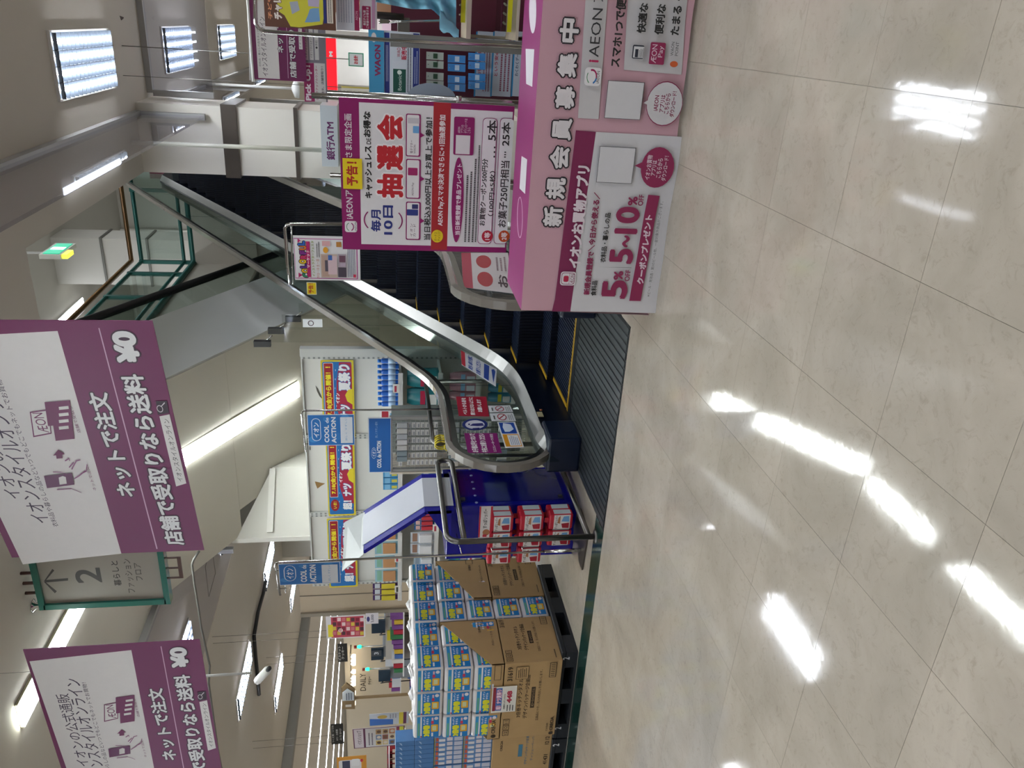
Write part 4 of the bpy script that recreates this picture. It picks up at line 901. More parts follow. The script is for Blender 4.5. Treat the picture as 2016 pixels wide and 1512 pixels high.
p = [(-3.35, 7.35, 0), (-3.35, 7.35, 1.0)] + arc((-3.35, 7.27, 1.0), .08, 0, 90) + [(-3.35, 6.1, 1.08)] + arc((-3.35, 6.1, 1.02), .06, 90, 270) + [(-3.35, 7.3, .96)]
MB().tube(p, R_, TUBE, 10).build('frame_tube', g2)
MB().tube([(-3.35, 6.0, .9), (-3.35, 6.0, 0)], R_, TUBE, 8).build('post', g2)
YM = M('#c9b81c', .4)
for k in range(9):
    y = 5.93+.022*k if k < 5 else 6.05+.02*k; q = Vector((-3.35, 6.0+.035*(k % 5), 1.01 if k < 5 else .93))
    t = thing('yellow_clip', 'yellow plastic loop on the guard rail, %s bar, %s from the viewer' % ('upper' if k < 5 else 'lower', ORD[k % 5]), 'clip', q, 'yellow loops on the guard rail')
    mb = MB(); mb.tube([(q.x+.012*math.sin(k)+.04*math.cos(a*.6283), q.y+.008*math.cos(k*2), q.z+.055*math.sin(a*.6283)) for a in range(11)], .007, YM, 5); mb.build('loop', t)
    MB().box(q.x+.03, q.y-.01, q.z-.03, q.x+.05, q.y+.01, q.z-.055, YM).build('tongue', t)

# ================================================================ SHELVING BAY BEHIND THE ESCALATOR
CAB = M('#bdbfba', .45, 0, .03, 4); CABW = M('#d0cfc8', .5, 0, .03, 5)
YBK, YSF = 7.95, 7.55
cabx = [atY(650, 700, YBK).x, atY(650, 858, YBK).x, atY(650, 1010, YBK).x, atY(650, 1150, YBK).x]
zt = atY(600, 800, YBK).z
zsh = [atY(x, 1000, YSF).z for x in (784, 857, 926, 992)]
for i, (xr, xl) in enumerate(zip(cabx, cabx[1:])):
    g = thing('shelving_unit', ['right-hand white shelving bay behind the escalator handrail, torn top panel', 'middle white shelving bay behind the wire rack and blue display', 'left-hand white shelving bay beside the beige wall'][i], 'shelving', ((xl+xr)/2, YBK, 0), 'white shelving bays')
    MB().box(xl+.03, YBK, .1, xr-.03, YBK+.02, zt, CABW).build('back_panel', g)
    for x in (xl+.015, xr-.015):
        MB().box(x-.014, YBK-.03, 0, x+.014, YBK+.03, zt, CAB).build('upright', g)
    d = MB()
    for x in (xl+.015, xr-.015):
        for k in range(40):
            z = .3+k*.052
            if z < zt-.02: d.box(x-.008, YBK-.031, z, x-.003, YBK-.0302, z+.022, DARKRUB); d.box(x+.003, YBK-.031, z, x+.008, YBK-.0302, z+.022, DARKRUB)
    o = d.build('slots', g); o['kind'] = 'stuff'
    for j, z in enumerate(zsh):
        s_ = MB().box(xl+.03, YSF, z-.03, xr-.03, YBK, z-.005, CAB).build('shelf', g)
        MB().box(xl+.03, YSF-.006, z-.045, xr-.03, YSF, z+.004, M('#c9c9c6', .3)).build('price_rail', s_)
    MB().box(xl+.03, YSF+.03, 0, xr-.03, YBK, zsh[3]-.03, M('#3c3a36', .6)).build('plinth', g)
    MB().box(xl, YBK-.03, zt, xr, YBK+.04, zt+.015, CAB).build('top_cap', g)
MB()
t = thing('end_panel', 'grey slotted end post of the white shelving, beside the dark wall', 'panel', (cabx[0]+.03, YBK, 0))
MB().box(cabx[0]+.0, YBK-.42, .1, cabx[0]+.012, YBK-.03, .5, CAB).box(cabx[0]+.0, YBK-.035, 0, cabx[0]+.09, YBK+.05, zt+.02, CAB).build('post', t)
# festival posters
def fest(P):
    P.rect((0, 0, 150, 64), '#cdbb22', .03); P.rect((3, 3, 147, 60), '#1467a8', .06)
    P.rect((38, 5, 145, 24), '#c8c8cc', .1); P.rect((39, 6, 144, 23), '#94141f', .1)
    P.text('7.18(金)から開催！！', (45, 14.5), (138, 14.5), 13, '#e0d020', .045)
    P.poly([(8, 62), (22, 40), (60, 28), (110, 30), (146, 36), (146, 58), (140, 60), (10, 60)], '#a31d3c'); P.poly([(3, 40), (30, 30), (24, 60), (3, 58)], '#1467a8')
    P.text('超！ナツ', (12, 45), (66, 45), 22, '#e4e4e4', .06, '#1467a8', .05); P.text('夏祭り', (92, 45), (142, 45), 24, '#e4e4e4', .06, '#1467a8', .05)
    P.text('イオン', (68, 31), (88, 31), 8, '#e4e4e4', .05); P.poly([(66, 60), (72, 50), (84, 46), (94, 52), (96, 60)], '#d8c428')
    P.ring((10, 6, 34, 26), '#94141f', .5, 0, 360); P.oval((12, 8, 32, 24), '#94141f'); P.text('いま!', (15, 16), (29, 16), 8, '#e0d020', .03)
    for k in range(7): P.rect((28+k*17, 26+(k*5) % 4, 31+k*17, 26.8+(k*5) % 4), '#d8e0e8')
for i, (a, b_, lab) in enumerate(((709, 862, 'rightmost of the three blue, red and yellow summer festival posters'), (867, 1015, 'middle of the three summer festival posters'), (1020, 1156, 'leftmost of the three summer festival posters'))):
    xx0, xx1 = (634, 697.5) if i == 0 else ((644, 699) if i == 1 else (646, 703))
    Y_ = YBK-.04; tl = atY(xx0, b_, Y_); xr = atY((xx0+xx1)/2, a, Y_).x; xl = atY((xx0+xx1)/2, b_, Y_).x; zb = atY(xx1, (a+b_)/2, Y_).z; zt_ = atY(xx0, (a+b_)/2, Y_).z
    t, P = sheet('festival_poster', lab, 'poster', (xl, Y_, zt_), EX, UPV, xr-xl, zt_-zb, px=False, W=150, H=64, group='summer festival posters')
    fest(P); P.build(t)
# torn marks on the panels
tm_ = thing('torn_patch', 'brown torn patch on the middle shelving panel above the poster', 'torn patch', atY(624, 955, YBK-.002))
MB().slab([tuple(atY(x, y, YBK-.004)) for x, y in ((620, 948), (633, 951), (640, 952), (633, 956), (625, 962), (622, 955))], (0, .002, 0), M('#8a6a3c', .8)).build('patch', tm_)
tm_ = thing('torn_patch', 'dark torn streak on the right shelving panel above the poster', 'torn patch', atY(628, 775, YBK-.002))
MB().slab([tuple(atY(x, y, YBK-.004)) for x, y in ((621, 759), (626, 765), (632, 778), (635, 786), (629, 780), (624, 770))], (0, .002, 0), M('#4d4a44', .8)).build('patch', tm_)

# products on the shelves
def product(kind, x, y, z, w_, h_, d_, cols, name, label, cat, grp, rnd):
    t = thing(name, label, cat, (x, y, z), grp)
    c1, c2, c3 = cols
    if kind == 'bottle':
        MB().lathe((x, y, z), [(w_*.46, 0), (w_*.5, .01), (w_*.5, h_*.74), (w_*.44, h_*.80), (w_*.26, h_*.84)], M(c1, .3), 10).build('body', t)
        MB().lathe((x, y, z+h_*.84), [(w_*.34, 0), (w_*.34, h_*.14), (w_*.28, h_*.16)], M(c2, .4), 8).build('cap', t)
        MB().lathe((x, y, z+h_*.16), [(w_*.51, 0), (w_*.51, h_*.34)], M(c3, .4), 10).build('body_label', t)
    elif kind == 'pouch':
        mb = MB(); v = []; 
        prof = [(.5, 0, .5), (.5, .1, .5), (.5, .5, .42), (.48, .85, .22), (.44, .97, .04), (.44, 1, .04)]
        for a, b_, c in prof: v += [(x-w_*a, y-d_*c, z+h_*b_), (x+w_*a, y-d_*c, z+h_*b_), (x+w_*a, y+d_*c, z+h_*b_), (x-w_*a, y+d_*c, z+h_*b_)]
        f = [(i*4+k, i*4+(k+1) % 4, i*4+4+(k+1) % 4, i*4+4+k) for i in range(5) for k in range(4)]+[(3, 2, 1, 0), (20, 21, 22, 23)]
        mb.add(v, f, M(c1, .3), True).build('pouch', t)
        MB().box(x-w_*.42, y-d_*.47, z+h_*.42, x+w_*.42, y-d_*.44, z+h_*.58, M(c2, .4)).box(x-w_*.42, y-d_*.515, z+h_*.05, x+w_*.2, y-d_*.49, z+h_*.36, M(c3, .4)).build('printed_band', t)
    elif kind == 'box':
        MB().box(x-w_/2, y-d_/2, z, x+w_/2, y+d_/2, z+h_, M(c1, .4)).build('carton', t)
        MB().box(x-w_*.44, y-d_/2-.0015, z+h_*.55, x+w_*.44, y-d_/2, z+h_*.9, M(c2, .4)).build('title', t)
        MB().box(x-w_*.3, y-d_/2-.0015, z+h_*.1, x+w_*.2, y-d_/2, z+h_*.45, M(c3, .4)).build('picture', t)
    elif kind == 'card':
        MB().box(x-w_/2, y-.002, z, x+w_/2, y, z+h_, M(c1, .35)).build('card', t)
        MB().rbox(x-w_*.38, y-d_, z+h_*.12, x+w_*.38, y-.002, z+h_*.66, M(c2, .25), min(w_, h_, d_)*.15).build('blister', t)
        MB().box(x-w_*.4, y-.004, z+h_*.72, x+w_*.4, y-.002, z+h_*.92, M(c3, .4)).build('title', t)
    return t
rnd = random.Random(3)
def row(kind, yA, yB, level, n, h_, cols, name, label, cat, ysh=.05, d_=.05, gap=.9, hang=0):
    """n products on shelf `level` between photo rows yA (right) and yB (left)"""
    xr = atY(780, yA, YSF+ysh).x; xl = atY(780, yB, YSF+ysh).x; wd = (xr-xl)/n
    for k in range(n):
        lab = label + ('' if n == 1 else ', %s from left' % ORD[k])
        product(kind, xl+wd*(k+.5), YSF+ysh+.03*(kind == 'pouch'), zsh[level]-.004+hang, wd*gap, h_, d_, cols, name, lab, cat, label if n > 1 else None, rnd)
row('bottle', 705, 800, 0, 9, .22, ('#1c5fb8', '#2a7ad0', '#a9c4e0'), 'bottle', 'blue bottle on the top right shelf', 'bottle')
row('box', 806, 822, 0, 1, .2, ('#e0dedc', '#b03040', '#5aa0c8'), 'carton', 'white carton with red top beside the blue bottles', 'carton')
row('box', 925, 962, 0, 3, .17, ('#3d8cc0', '#7ab4d8', '#c8c050'), 'carton', 'light blue toy carton above the blue display', 'carton')
row('card', 1035, 1145, 0, 4, .27, ('#8fb6c4', '#b78a62', '#7fae9a'), 'blister_pack', 'toy pack with brown figure above the red sponge packs', 'pack', .02, .03)
row('card', 1146, 1180, 0, 3, .30, ('#43265c', '#c8b83c', '#b8c0c8'), 'blister_pack', 'purple pack with yellow lettering near the chrome arm', 'pack', .04, .03)
row('pouch', 728, 800, 1, 2, .33, ('#1d7c86', '#b8284c', '#d5d5d2'), 'refill_pouch', 'large teal refill pouch with a crimson band', 'pouch', .06, .1)
row('box', 806, 822, 1, 1, .25, ('#b03030', '#d8c030', '#c8c8c4'), 'carton', 'red and yellow carton beside the teal pouches', 'carton')
row('box', 925, 1000, 1, 5, .16, ('#2e78a8', '#c8cdd0', '#3e5c78'), 'carton', 'dotted blue and white carton behind the blue display', 'carton')
row('card', 1006, 1045, 1, 4, .24, ('#2a5e90', '#b83a44', '#c8a8a0'), 'blister_pack', 'blue pack with red bows beside the slanted display top', 'pack', .02, .03)
row('card', 1048, 1092, 1, 2, .28, ('#b9c0c8', '#d0d2d4', '#8a6a58'), 'blister_pack', 'clear pack with white contents beside the guard rail corner', 'pack', .02, .05)
row('card', 1096, 1150, 1, 3, .24, ('#9fb0bc', '#c8ccd0', '#7a8a98'), 'blister_pack', 'clear pack half hidden behind the kitchen towels', 'pack', .02, .05)
row('pouch', 735, 790, 2, 3, .28, ('#b07c88', '#86aed0', '#c4c4cc'), 'refill_pouch', 'pink and blue pouch behind the escalator glass', 'pouch', .06, .08)
row('box', 925, 1000, 2, 4, .2, ('#2a4a80', '#8aa0b8', '#c0b8a0'), 'carton', 'dark blue carton behind the blue display', 'carton')
row('pouch', 1045, 1130, 2, 4, .25, ('#2b7cb0', '#62a04c', '#c4a8b0'), 'refill_pouch', 'blue leafy pack behind the red packs', 'pouch', .06, .06)
row('pouch', 715, 795, 3, 4, .25, ('#3a7e9a', '#b8b030', '#c8c8c8'), 'refill_pouch', 'low teal and yellow pouch behind the glass', 'pouch', .06, .08)
row('pouch', 1045, 1130, 3, 4, .25, ('#2268a8', '#d0d4d8', '#e0e0e0'), 'refill_pouch', 'low blue and white pack behind the red packs', 'pouch', .06, .06)
for i, (x, y) in enumerate(((783, 1033), (783, 1100), (783, 1160), (858, 1040), (860, 1100), (780, 765), (863, 755), (928, 1100))):
    q = atY(x, y, YSF-.012); t = thing('price_card', 'white price card on a shelf edge, %s' % ['above the slanted display top', 'above the clear packs', 'below the purple packs', 'beside the guard rail top corner', 'behind the kitchen towels', 'below the blue bottles', 'below the teal pouches', 'behind the red packs'][i], 'price card', q, 'shelf price cards')
    MB().box(q.x-.05, q.y, q.z-.035, q.x+.05, q.y+.003, q.z+.035, M('#d8d6d0', .5)).build('card', t)
    MB().box(q.x-.04, q.y-.001, q.z-.005, q.x+.03, q.y, q.z+.018, M(['#3a3a3a', '#a83048'][i % 2], .5)).build('figures', t)

# wire rack with small cards
Yw = 6.75
xa, xb = atY(800, 924, Yw).x, atY(800, 822, Yw).x; zr = atY(767, 870, Yw).z
wr = thing('wire_rack', 'grey wire display rack of small carded goods behind the guard rails', 'display rack', ((xa+xb)/2, Yw, 0))
WG = M('#a9a9a4', .35, .4)
for x in (xa, xb): MB().box(x-.015, Yw-.02, 0, x+.015, Yw+.02, zr, WG).build('upright', wr)
MB().box(xa-.035, Yw-.03, 0, xa-.015, Yw+.35, zr, M('#cfc6b4', .5)).build('side_board', wr)
MB().box(xa, Yw-.02, zr-.03, xb, Yw+.02, zr, WG).build('top_bar', wr)
mb = MB()
for k in range(23): x = xa+(xb-xa)*k/22; mb.box(x-.0016, Yw-.004, .12, x+.0016, Yw, zr-.02, WG)
for k in range(30): z = .12+(zr-.14)*k/29; mb.box(xa, Yw-.006, z-.0016, xb, Yw-.003, z+.0016, WG)
o = mb.build('wire_mesh', wr); o['kind'] = 'stuff'
MB().box(xa+.02, Yw+.3, .1, xb-.02, Yw+.31, zr-.02, M('#7d837f', .6)).build('rear_board', wr)
rn = random.Random(5); cnt = 0
ct = None
for bz, bh, m_, cc in ((zr-.12, .0, 1, None), (zr-.46, .30, 7, '#b9b8b2'), (zr-.62, 0, 1, None), (zr-.98, .30, 7, '#b5b8b6'), (zr-1.1, 0, 1, None)):
    for i in range(6 if m_ == 7 else 8):
        nn = 6 if m_ == 7 else 8; x = xa+.05+(xb-xa-.08)*(i+.5)/nn
        for j in range(m_):
            z = bz+(bh*j/m_ if m_ == 7 else 0); cnt += 1
            if ct is None:
                ct = thing('carded_item', 'small white carded item hanging on the wire rack', 'card', (x, Yw-.02, z), 'carded items on the wire rack')
                MB().box(x-.03, Yw-.022, z, x+.03, Yw-.018, z+.036, M('#c3c3bf', .4)).build('card', ct); MB().box(x-.024, Yw-.023, z+.006, x+.01, Yw-.022, z+.018, M('#8a8d92', .4)).build('print', ct)
            elif m_ == 7: tree(ct, loc=(x, Yw-.02, z), label='white wire rack card, %s block, %s from left, %s from bottom' % ('upper' if bz > zr-.6 else 'lower', ORD[i], ORD[j]))
            else:
                t = thing('hanging_item', 'small silver pack on the wire rack, %s strip, %s from the left' % ('top' if bz > zr-.2 else ('middle' if bz > zr-.8 else 'bottom'), ORD[i]), 'pack', (x, Yw-.03, z), 'silver packs on the wire rack')
                MB().rbox(x-.028, Yw-.05, z-.05, x+.028, Yw-.03, z+.05, M(rn.choice(['#d0d0cc', '#b8bcc0', '#8c9aa0', '#d8d8d8']), .25, .3), .006).build('pack', t)
                MB().tube([(x, Yw-.06, z+.06), (x, Yw, z+.055)], .003, DARKRUB, 4).build('hook', t)
bx = (725, 822, 770, 930); t, P = sheet_px('rack_header', 'crinkled blue summer banner on top of the wire rack', 'sign', Yw-.03, bx, base='#c8d0d8')
P.rect((727, 824, 769, 929), '#1d64b0'); P.text('イオン', (736, 899), (736, 884), 7, '#dfe6ec', .03); P.ring((731, 881, 741, 903), '#c0d0e0', .1)
P.text('COOL de ACTION', (747, 921), (746, 868), 9, '#dfe6ec', .05); P.text('涼しくすずしい夏を', (741, 862), (741, 830), 5, '#a8c8e4', .01); P.build(t)

# ================================================================ BLUE DISPLAY WITH SPONGE PACKS
BLU = M('#10108c', .16, 0, .12, 5, coat=.4); BLUE2 = M('#1b1b96', .25, 0, .05, 8)
bd = thing('display_stand', 'glossy deep blue display stand with a slanted white header', 'display stand', (-3.5, 5.3, 0))
xR = -3.36; y0_, y1_ = 5.07, 5.62
MB().rbox(-3.86, y0_, .0, xR, y1_, 1.03, BLU, .008).build('cabinet', bd)
MB().box(xR, y0_+.04, .1, xR+.004, y1_-.04, .98, M('#0c0c74', .08, 0, .3, 3, coat=.8)).build('front_sheet', bd)
for k in range(6): MB().tube([(xR+.004, y0_+.03+k*.10, .80), (xR+.007, y0_+.03+k*.10, .80)], .012, M('#8c98c8', .4), 10).build('dot', bd)
A_ = [atX(869, 995, xR), atX(835.5, 1000, xR)]
def bent(dx, ya, yb, mat, th, off=0):
    """header: upright part then leaning back"""
    m = MB(); zb_ = atX(835.5, 1000, xR).z; top = Vector((-.34, 0, .47))
    m.slab([(xR+off, ya, .98), (xR+off, yb, .98), (xR+off, yb, zb_), (xR+off, ya, zb_)], (-th, 0, 0), mat)
    m.slab([(xR+off, ya, zb_), (xR+off, yb, zb_), (xR+off+top.x, yb, zb_+top.z), (xR+off+top.x, ya, zb_+top.z)], (-th, 0, -th), mat); return m
bent(0, y0_-.07, y1_-.07, BLUE2, .02).build('header', bd)
bent(0, y0_+.0, y1_-.14, M('#d2d6dc', .35), .004, .006).build('white_insert', bd)
zb_ = atX(835.5, 1000, xR).z
MB().slab([(xR-.33, y0_-.12, zb_+.46), (xR-.33, y1_-.1, zb_+.46), (xR-.42, y1_-.1, zb_+.62), (xR-.46, y0_-.14, zb_+.62)], (-.004, 0, -.002), M('#d4dad6', .35)).build('paper_tip', bd)
MB().slab([(xR, y0_-.07, zb_-.02), (xR, y0_-.07, 1.0), (xR-.3, y0_-.07, 1.0)], (0, .01, 0), BLUE2).build('gusset', bd)
for z in (.13, .9): MB().box(xR+.004, y0_+.06, z-.015, xR+.02, y0_+.09, z+.015, STEEL).build('clip', bd)
# sponge packs: three rows, hanging on the front
SR = M('#b51830', .4, 0, .04, 10); SW = M('#d8d2ce', .45)
def sponge(x, y, z, lab, tilt=0):
    t = thing('sponge_pack', lab, 'pack', (x, y, z), 'red sponge packs on the blue display')
    w_, h_, d_ = .135, .185, .075
    MB().rbox(x-w_/2, y, z, x+w_/2, y+d_, z+h_, SR, .012).build('wrapper', t)
    MB().box(x-w_*.47, y-.002, z+h_*.12, x+w_*.47, y, z+h_*.80, SW).build('front_panel', t)
    MB().box(x+w_/2, y+.01, z+h_*.1, x+w_/2+.002, y+d_-.01, z+h_*.8, M('#b9c4c8', .5)).build('side_panel', t)
    P = MB(); P.slab([(x-w_*.4, y-.004, z+.03), (x-w_*.05, y-.004, z+.03), (x-w_*.1, y-.004, z+.09), (x-w_*.38, y-.004, z+.08)], (0, .0015, 0), M('#a01c30', .4)); P.build('picture', t)
    MB().slab([(x+w_*.02, y-.004, z+.03), (x+w_*.4, y-.004, z+.035), (x+w_*.38, y-.004, z+.075), (x+w_*.05, y-.004, z+.09)], (0, .0015, 0), M('#6c9cc8', .4)).slab([(x-w_*.1, y-.003, z+.10), (x+w_*.42, y-.003, z+.10), (x+w_*.3, y-.003, z+.115), (x-w_*.05, y-.003, z+.12)], (0, .0013, 0), M('#a8704c', .4)).build('sponge_print', t)
    G = Print((0, 0, 0), EX, UPV, w_, .03, False, 1, 1); G.text('すっぽリッパー', (.05, .5), (.95, .5), .8, '#333333', .02)
    G.mb.v = [(x-w_/2+a, y-.0025-c, z+h_*.78+b) for a, b, c in G.mb.v]; G.mb.build('lettering', t)
    MB().box(x-.02, y+.03, z+h_, x+.02, y+.034, z+h_+.03, SR).build('hang_tab', t)
rowz = (.545, .31, .085)
for r, z in enumerate(rowz):
    for c in range(3 if r < 2 else 2):
        for dpt in range(2 if c < 2 else 1):
            x = -3.395-.15*c; y = 4.86+.09*dpt
            sponge(x-.012*dpt, y, z, 'red and white sponge pack, %s row of the blue display, %s from the right%s' % (['top', 'middle', 'bottom'][r], ['first', 'second', 'third'][c], ', behind' if dpt else ''))
t, P = sheet_px('product_header_card', 'white and red product card above the sponge packs, curved', 'card', 4.86, (943, 997, 969, 1058), base='#d6cfcd')
P.rect((943, 997, 946, 1058), '#b51830'); P.rect((965, 997, 970, 1058), '#b51830'); P.text('すっぽリッパー', (956, 1040), (955, 1002), 9, '#444444', .03); P.oval((950, 1042, 964, 1054), '#a8704c'); P.rect((950, 1052, 958, 1057), '#c03040'); P.build(t)
for k in range(3):
    z = .95-.235*k; t = thing('wire_hook', 'thin white wire hook on the left side of the blue display, %s' % ['top', 'middle', 'bottom'][k], 'hook', (-3.6, 5.0, z), 'wire hooks')
    MB().tube([(-3.5, 5.07, z), (-3.5, 4.8, z-.02), (-3.5, 4.79, z)], .004, CHROME, 5).build('rod', t); MB().tube([(-3.62, 5.07, z), (-3.62, 4.8, z-.02)], .004, CHROME, 5).build('rod', t)

# ================================================================ PALLETS, CARTONS, KITCHEN TOWELS, TISSUES
PLT = M('#1b1f24', .5, 0, .15, 20)
for i, (xa_, xb_) in enumerate(((-5.375, -4.44), (-6.33, -5.39))):
    t = thing('pallet', ['black plastic pallet under the kitchen-towel cartons', 'black plastic pallet at the left under the tissue cartons'][i], 'pallet', ((xa_+xb_)/2, 5.1, 0), 'black pallets')
    MB().rbox(xa_, 4.59, .095, xb_, 5.70, .13, PLT, .006).build('deck', t); MB().box(xa_, 4.59, 0, xb_, 5.70, .022, PLT).build('bottom_frame', t)
    for k in range(3):
        for j in range(3):
            xx, yy = [(xa_, xa_+.16), ((xa_+xb_)/2-.08, (xa_+xb_)/2+.08), (xb_-.16, xb_)][k], [(4.59, 4.78), (5.05, 5.24), (5.51, 5.70)][j]
            MB().box(xx[0], yy[0], .022, xx[1], yy[1], .095, PLT).build('block', t)
    P = Print((xa_, 4.588, .13), EX, UPV, xb_-xa_, .13, False, 100, 14)
    for c in (14, 95): P.text('2', (c-3, 4), (c, 4), 6, '#c8c8c8', .03)
    o = P.mb.build('number_print', t, True); o.matrix_local = WM(t).inverted() @ frame(P.O, EX, UPV)
INKC = '#3a2c1a'
def carton_print(P, side=False, dup=False):
    W_, H_ = P.W, P.H
    P.text('3倍巻キッチンタオル', (28, 30), (80, 30), 8, INKC, .02); P.text('デザインパッケージ企画品', (26, 42), (84, 42), 8, INKC, .02)
    P.rect((40, 50, 68, 57), INKC); P.text('4ロール×12パック入', (42, 53.5), (66, 53.5), 5, '#b09468', .01)
    P.text('立商品につき、先入れ先出しをお願いします。', (22, 64), (90, 64), 5, INKC, .0)
    for a, tx in ((4, '12'), (12, '12'), (20, '11')): P.rect((a, 4, a+7, 15), INKC); P.rect((a+.6, 5, a+6.4, 14), '#a98a5c'); P.text(tx, (a+1.5, 9.5), (a+5.5, 9.5), 6, INKC, .02)
    if not side: P.text('31619', (78, 10), (96, 10), 9, INKC, .02); P.text('CRECIA', (7, 92), (26, 92), 6, INKC, .04); P.oval((1.5, 88, 5.5, 96), INKC); P.text('日本製紙', (7, 84), (18, 84), 4, INKC, .0); P.rect((80, 20, 96, 42), INKC); P.rect((80.4, 20.8, 95.6, 41.2), '#ab8c5e'); P.lines((82, 23, 94, 39), 5, INKC)
    else: P.text('31619', (78, 7), (95, 7), 9, INKC, .02); P.lines((6, 88, 28, 92), 1, INKC)
    P.rect((80, 78, 99, 90), INKC); P.rect((80.6, 79.2, 98.4, 88.8), '#ab8c5e')
    for k in range(7): P.rect((82+k*2.4, 80.5, 82.8+k*2.4, 87.5), INKC)
def face_print(t, fn, O, ex, w_, h_, name='printing', **k):
    P = Print(O, ex, UPV, w_, h_, False, 100, 100, .00025); fn(P, **k); o = P.mb.build(name, t, True); o.matrix_local = WM(t).inverted() @ frame(P.O, ex, UPV); return o
EYB = Vector((0, 1, 0))
def carton(x0, x1, y0, y1, z0, z1, lab, closed=True, prof=None, fn=carton_print, sideprint=True, grp='cardboard cartons'):
    t = thing('carton', lab, 'carton', ((x0+x1)/2, (y0+y1)/2, z0), grp)
    if closed:
        MB().rbox(x0, y0, z0, x1, y1, z1, CARD, .004).build('body', t)
        MB().box(x0+.01, (y0+y1)/2-.03, z1, x1-.01, (y0+y1)/2+.03, z1+.0006, M('#a58a60', .3)).build('tape', t)
    else:
        m = MB()
        for x in (x0, x1-.006): m.slab([(x, a, b_) for a, b_ in prof], (.006, 0, 0), CARD)
        m.box(x0, y0, z0, x1, y0+.006, prof[-1][1], CARD); m.box(x0, y1-.006, z0, x1, y1, prof[2][1], CARD); m.box(x0, y0, z0, x1, y1, z0+.006, CARD); m.build('tray', t)
    if fn: face_print(t, fn, (x0, y0-.0006, z1 if closed else z0+.46), EX, x1-x0, z1-z0 if closed else .46)
    if sideprint and fn: face_print(t, fn, (x1+.0006, y0, z1 if closed else z0+.46), EYB, y1-y0, z1-z0 if closed else .46, 'side_printing', side=True)
    return t
XA = -4.475
carton(XA-.80, XA, 4.545, 5.055, .131, .588, 'lower near cardboard carton on the pallet, printed 31619')
carton(XA-.80, XA, 5.325, 5.86, .131, .588, 'lower far cardboard carton on the pallet behind the towel column')
def crop_print(P, side=False):
    P.rect((80, 78, 99, 90), INKC); P.rect((80.6, 79.2, 98.4, 88.8), '#ab8c5e')
    for k in range(7): P.rect((82+k*2.4, 80.5, 82.8+k*2.4, 87.5), INKC)
    if not side: P.text('CRECIA', (9, 94), (28, 94), 7, INKC, .04); P.oval((2, 90, 7, 98), INKC)
def crop_side(P, side=False):
    P.text('ンタオル', (62, 52), (80, 52), 6, INKC, .02); P.text('ッケージ企画品', (50, 62), (82, 62), 6, INKC, .02); P.rect((52, 69, 70, 75), INKC); P.text('立商品につき、先入れ先出し', (34, 82), (88, 82), 4, INKC, 0)
    P.lines((8, 94, 28, 97), 1, INKC)
t = carton(XA-.80, XA, 4.545, 5.055, .590, 1.05, 'upper near carton cut diagonally open, holding kitchen towels', False, [(4.545, .59), (5.055, .59), (5.055, 1.06), (4.545, .69)], None)
def tri_print(P, side=False): 
    P.rect((88, 60, 99, 74), INKC); P.rect((88.5, 61, 98.5, 73), '#ab8c5e'); P.text('企画品', (70, 66), (85, 66), 5, INKC, .02); P.text('商品につき先入れ', (40, 86), (84, 86), 4, INKC, 0)
face_print(t, tri_print, (XA+.0006, 4.545, 1.05), EYB, .51, .46, 'side_printing')
face_print(t, lambda P: (P.text('CRECIA', (8, 88), (27, 88), 7, INKC, .04), P.oval((2, 84, 7, 93), INKC), P.rect((80, 83, 99, 95), INKC), P.rect((80.6, 84, 98.4, 94), '#ab8c5e')), (XA-.8, 4.5444, 1.05), EX, .8, .46)
t = carton(XA-.80, XA, 5.325, 5.86, .590, 1.05, 'upper far carton cut diagonally open, holding kitchen towels', False, [(5.325, .59), (5.86, .59), (5.86, 1.045), (5.325, .75)], None)
face_print(t, tri_print, (XA+.0006, 5.325, 1.05), EYB, .535, .46, 'side_printing')
t2_ = carton(-6.28, XA-.81, 4.60, 5.5, .131, .63, 'wide tissue carton at the left edge, plain with blue lettering', fn=lambda P, side=False: (P.text('CRECIA', (80, 15), (92, 15), 4, INKC, .03), P.text('ティシューペーパー', (66, 68), (97, 68), 5, '#6b7478', .02), P.text('デザインパッケージ企画品', (62, 58), (99, 58), 5, '#4a7488', .02), P.rect((72, 44, 86, 51), '#3f7890'), P.text('41431', (60, 92), (72, 92), 7, INKC, .02), P.text('12 12 11', (84, 92), (98, 92), 7, INKC, .02)), sideprint=False)
# kitchen towel packs
FILM = M('#d6d4d2', .22, 0, .06, 12, coat=.3, bump=.3); TBL = M('#1683c4', .3, 0, .05, 10)
def towel_print(P):
    P.rect((0, 0, 100, 100), '#1078bc'); P.rect((0, 0, 100, 15), '#2a8fc4'); P.rect((10, 3, 70, 12), '#5fa88c'); P.rect((0, 15, 100, 22), '#dcdcdc')
    P.text('3倍巻', (4, 43), (60, 43), 32, '#dcdc20', .08, '#0c6cae', .05); P.text('キッチン', (62, 33), (98, 33), 11, '#e4e8ec', .03); P.text('タオル', (62, 47), (92, 47), 11, '#e4e8ec', .03)
    P.rect((26, 64, 60, 96), '#e2a81c', .1); P.rect((32, 70, 54, 88), '#c8d0a0', .1); P.rect((64, 64, 78, 76), '#c0304c', .2); P.rect((80, 66, 94, 74), '#d8b4be'); P.rect((4, 66, 22, 74), '#d8dce0'); P.oval((82, 78, 97, 96), '#dcd8d8'); P.rect((2, 16, 9, 22), '#c0304c')
tp = thing('towel_pack', 'kitchen towel pack', 'towel pack', (0, 0, 0), 'blue and white kitchen towel packs')
TW, TH = .243, .228
m = MB(); bm = bmesh.new(); bmesh.ops.create_cube(bm, size=1)
for v in bm.verts: v.co = (v.co.x*TW, v.co.y*TW, (v.co.z+.5)*TH)
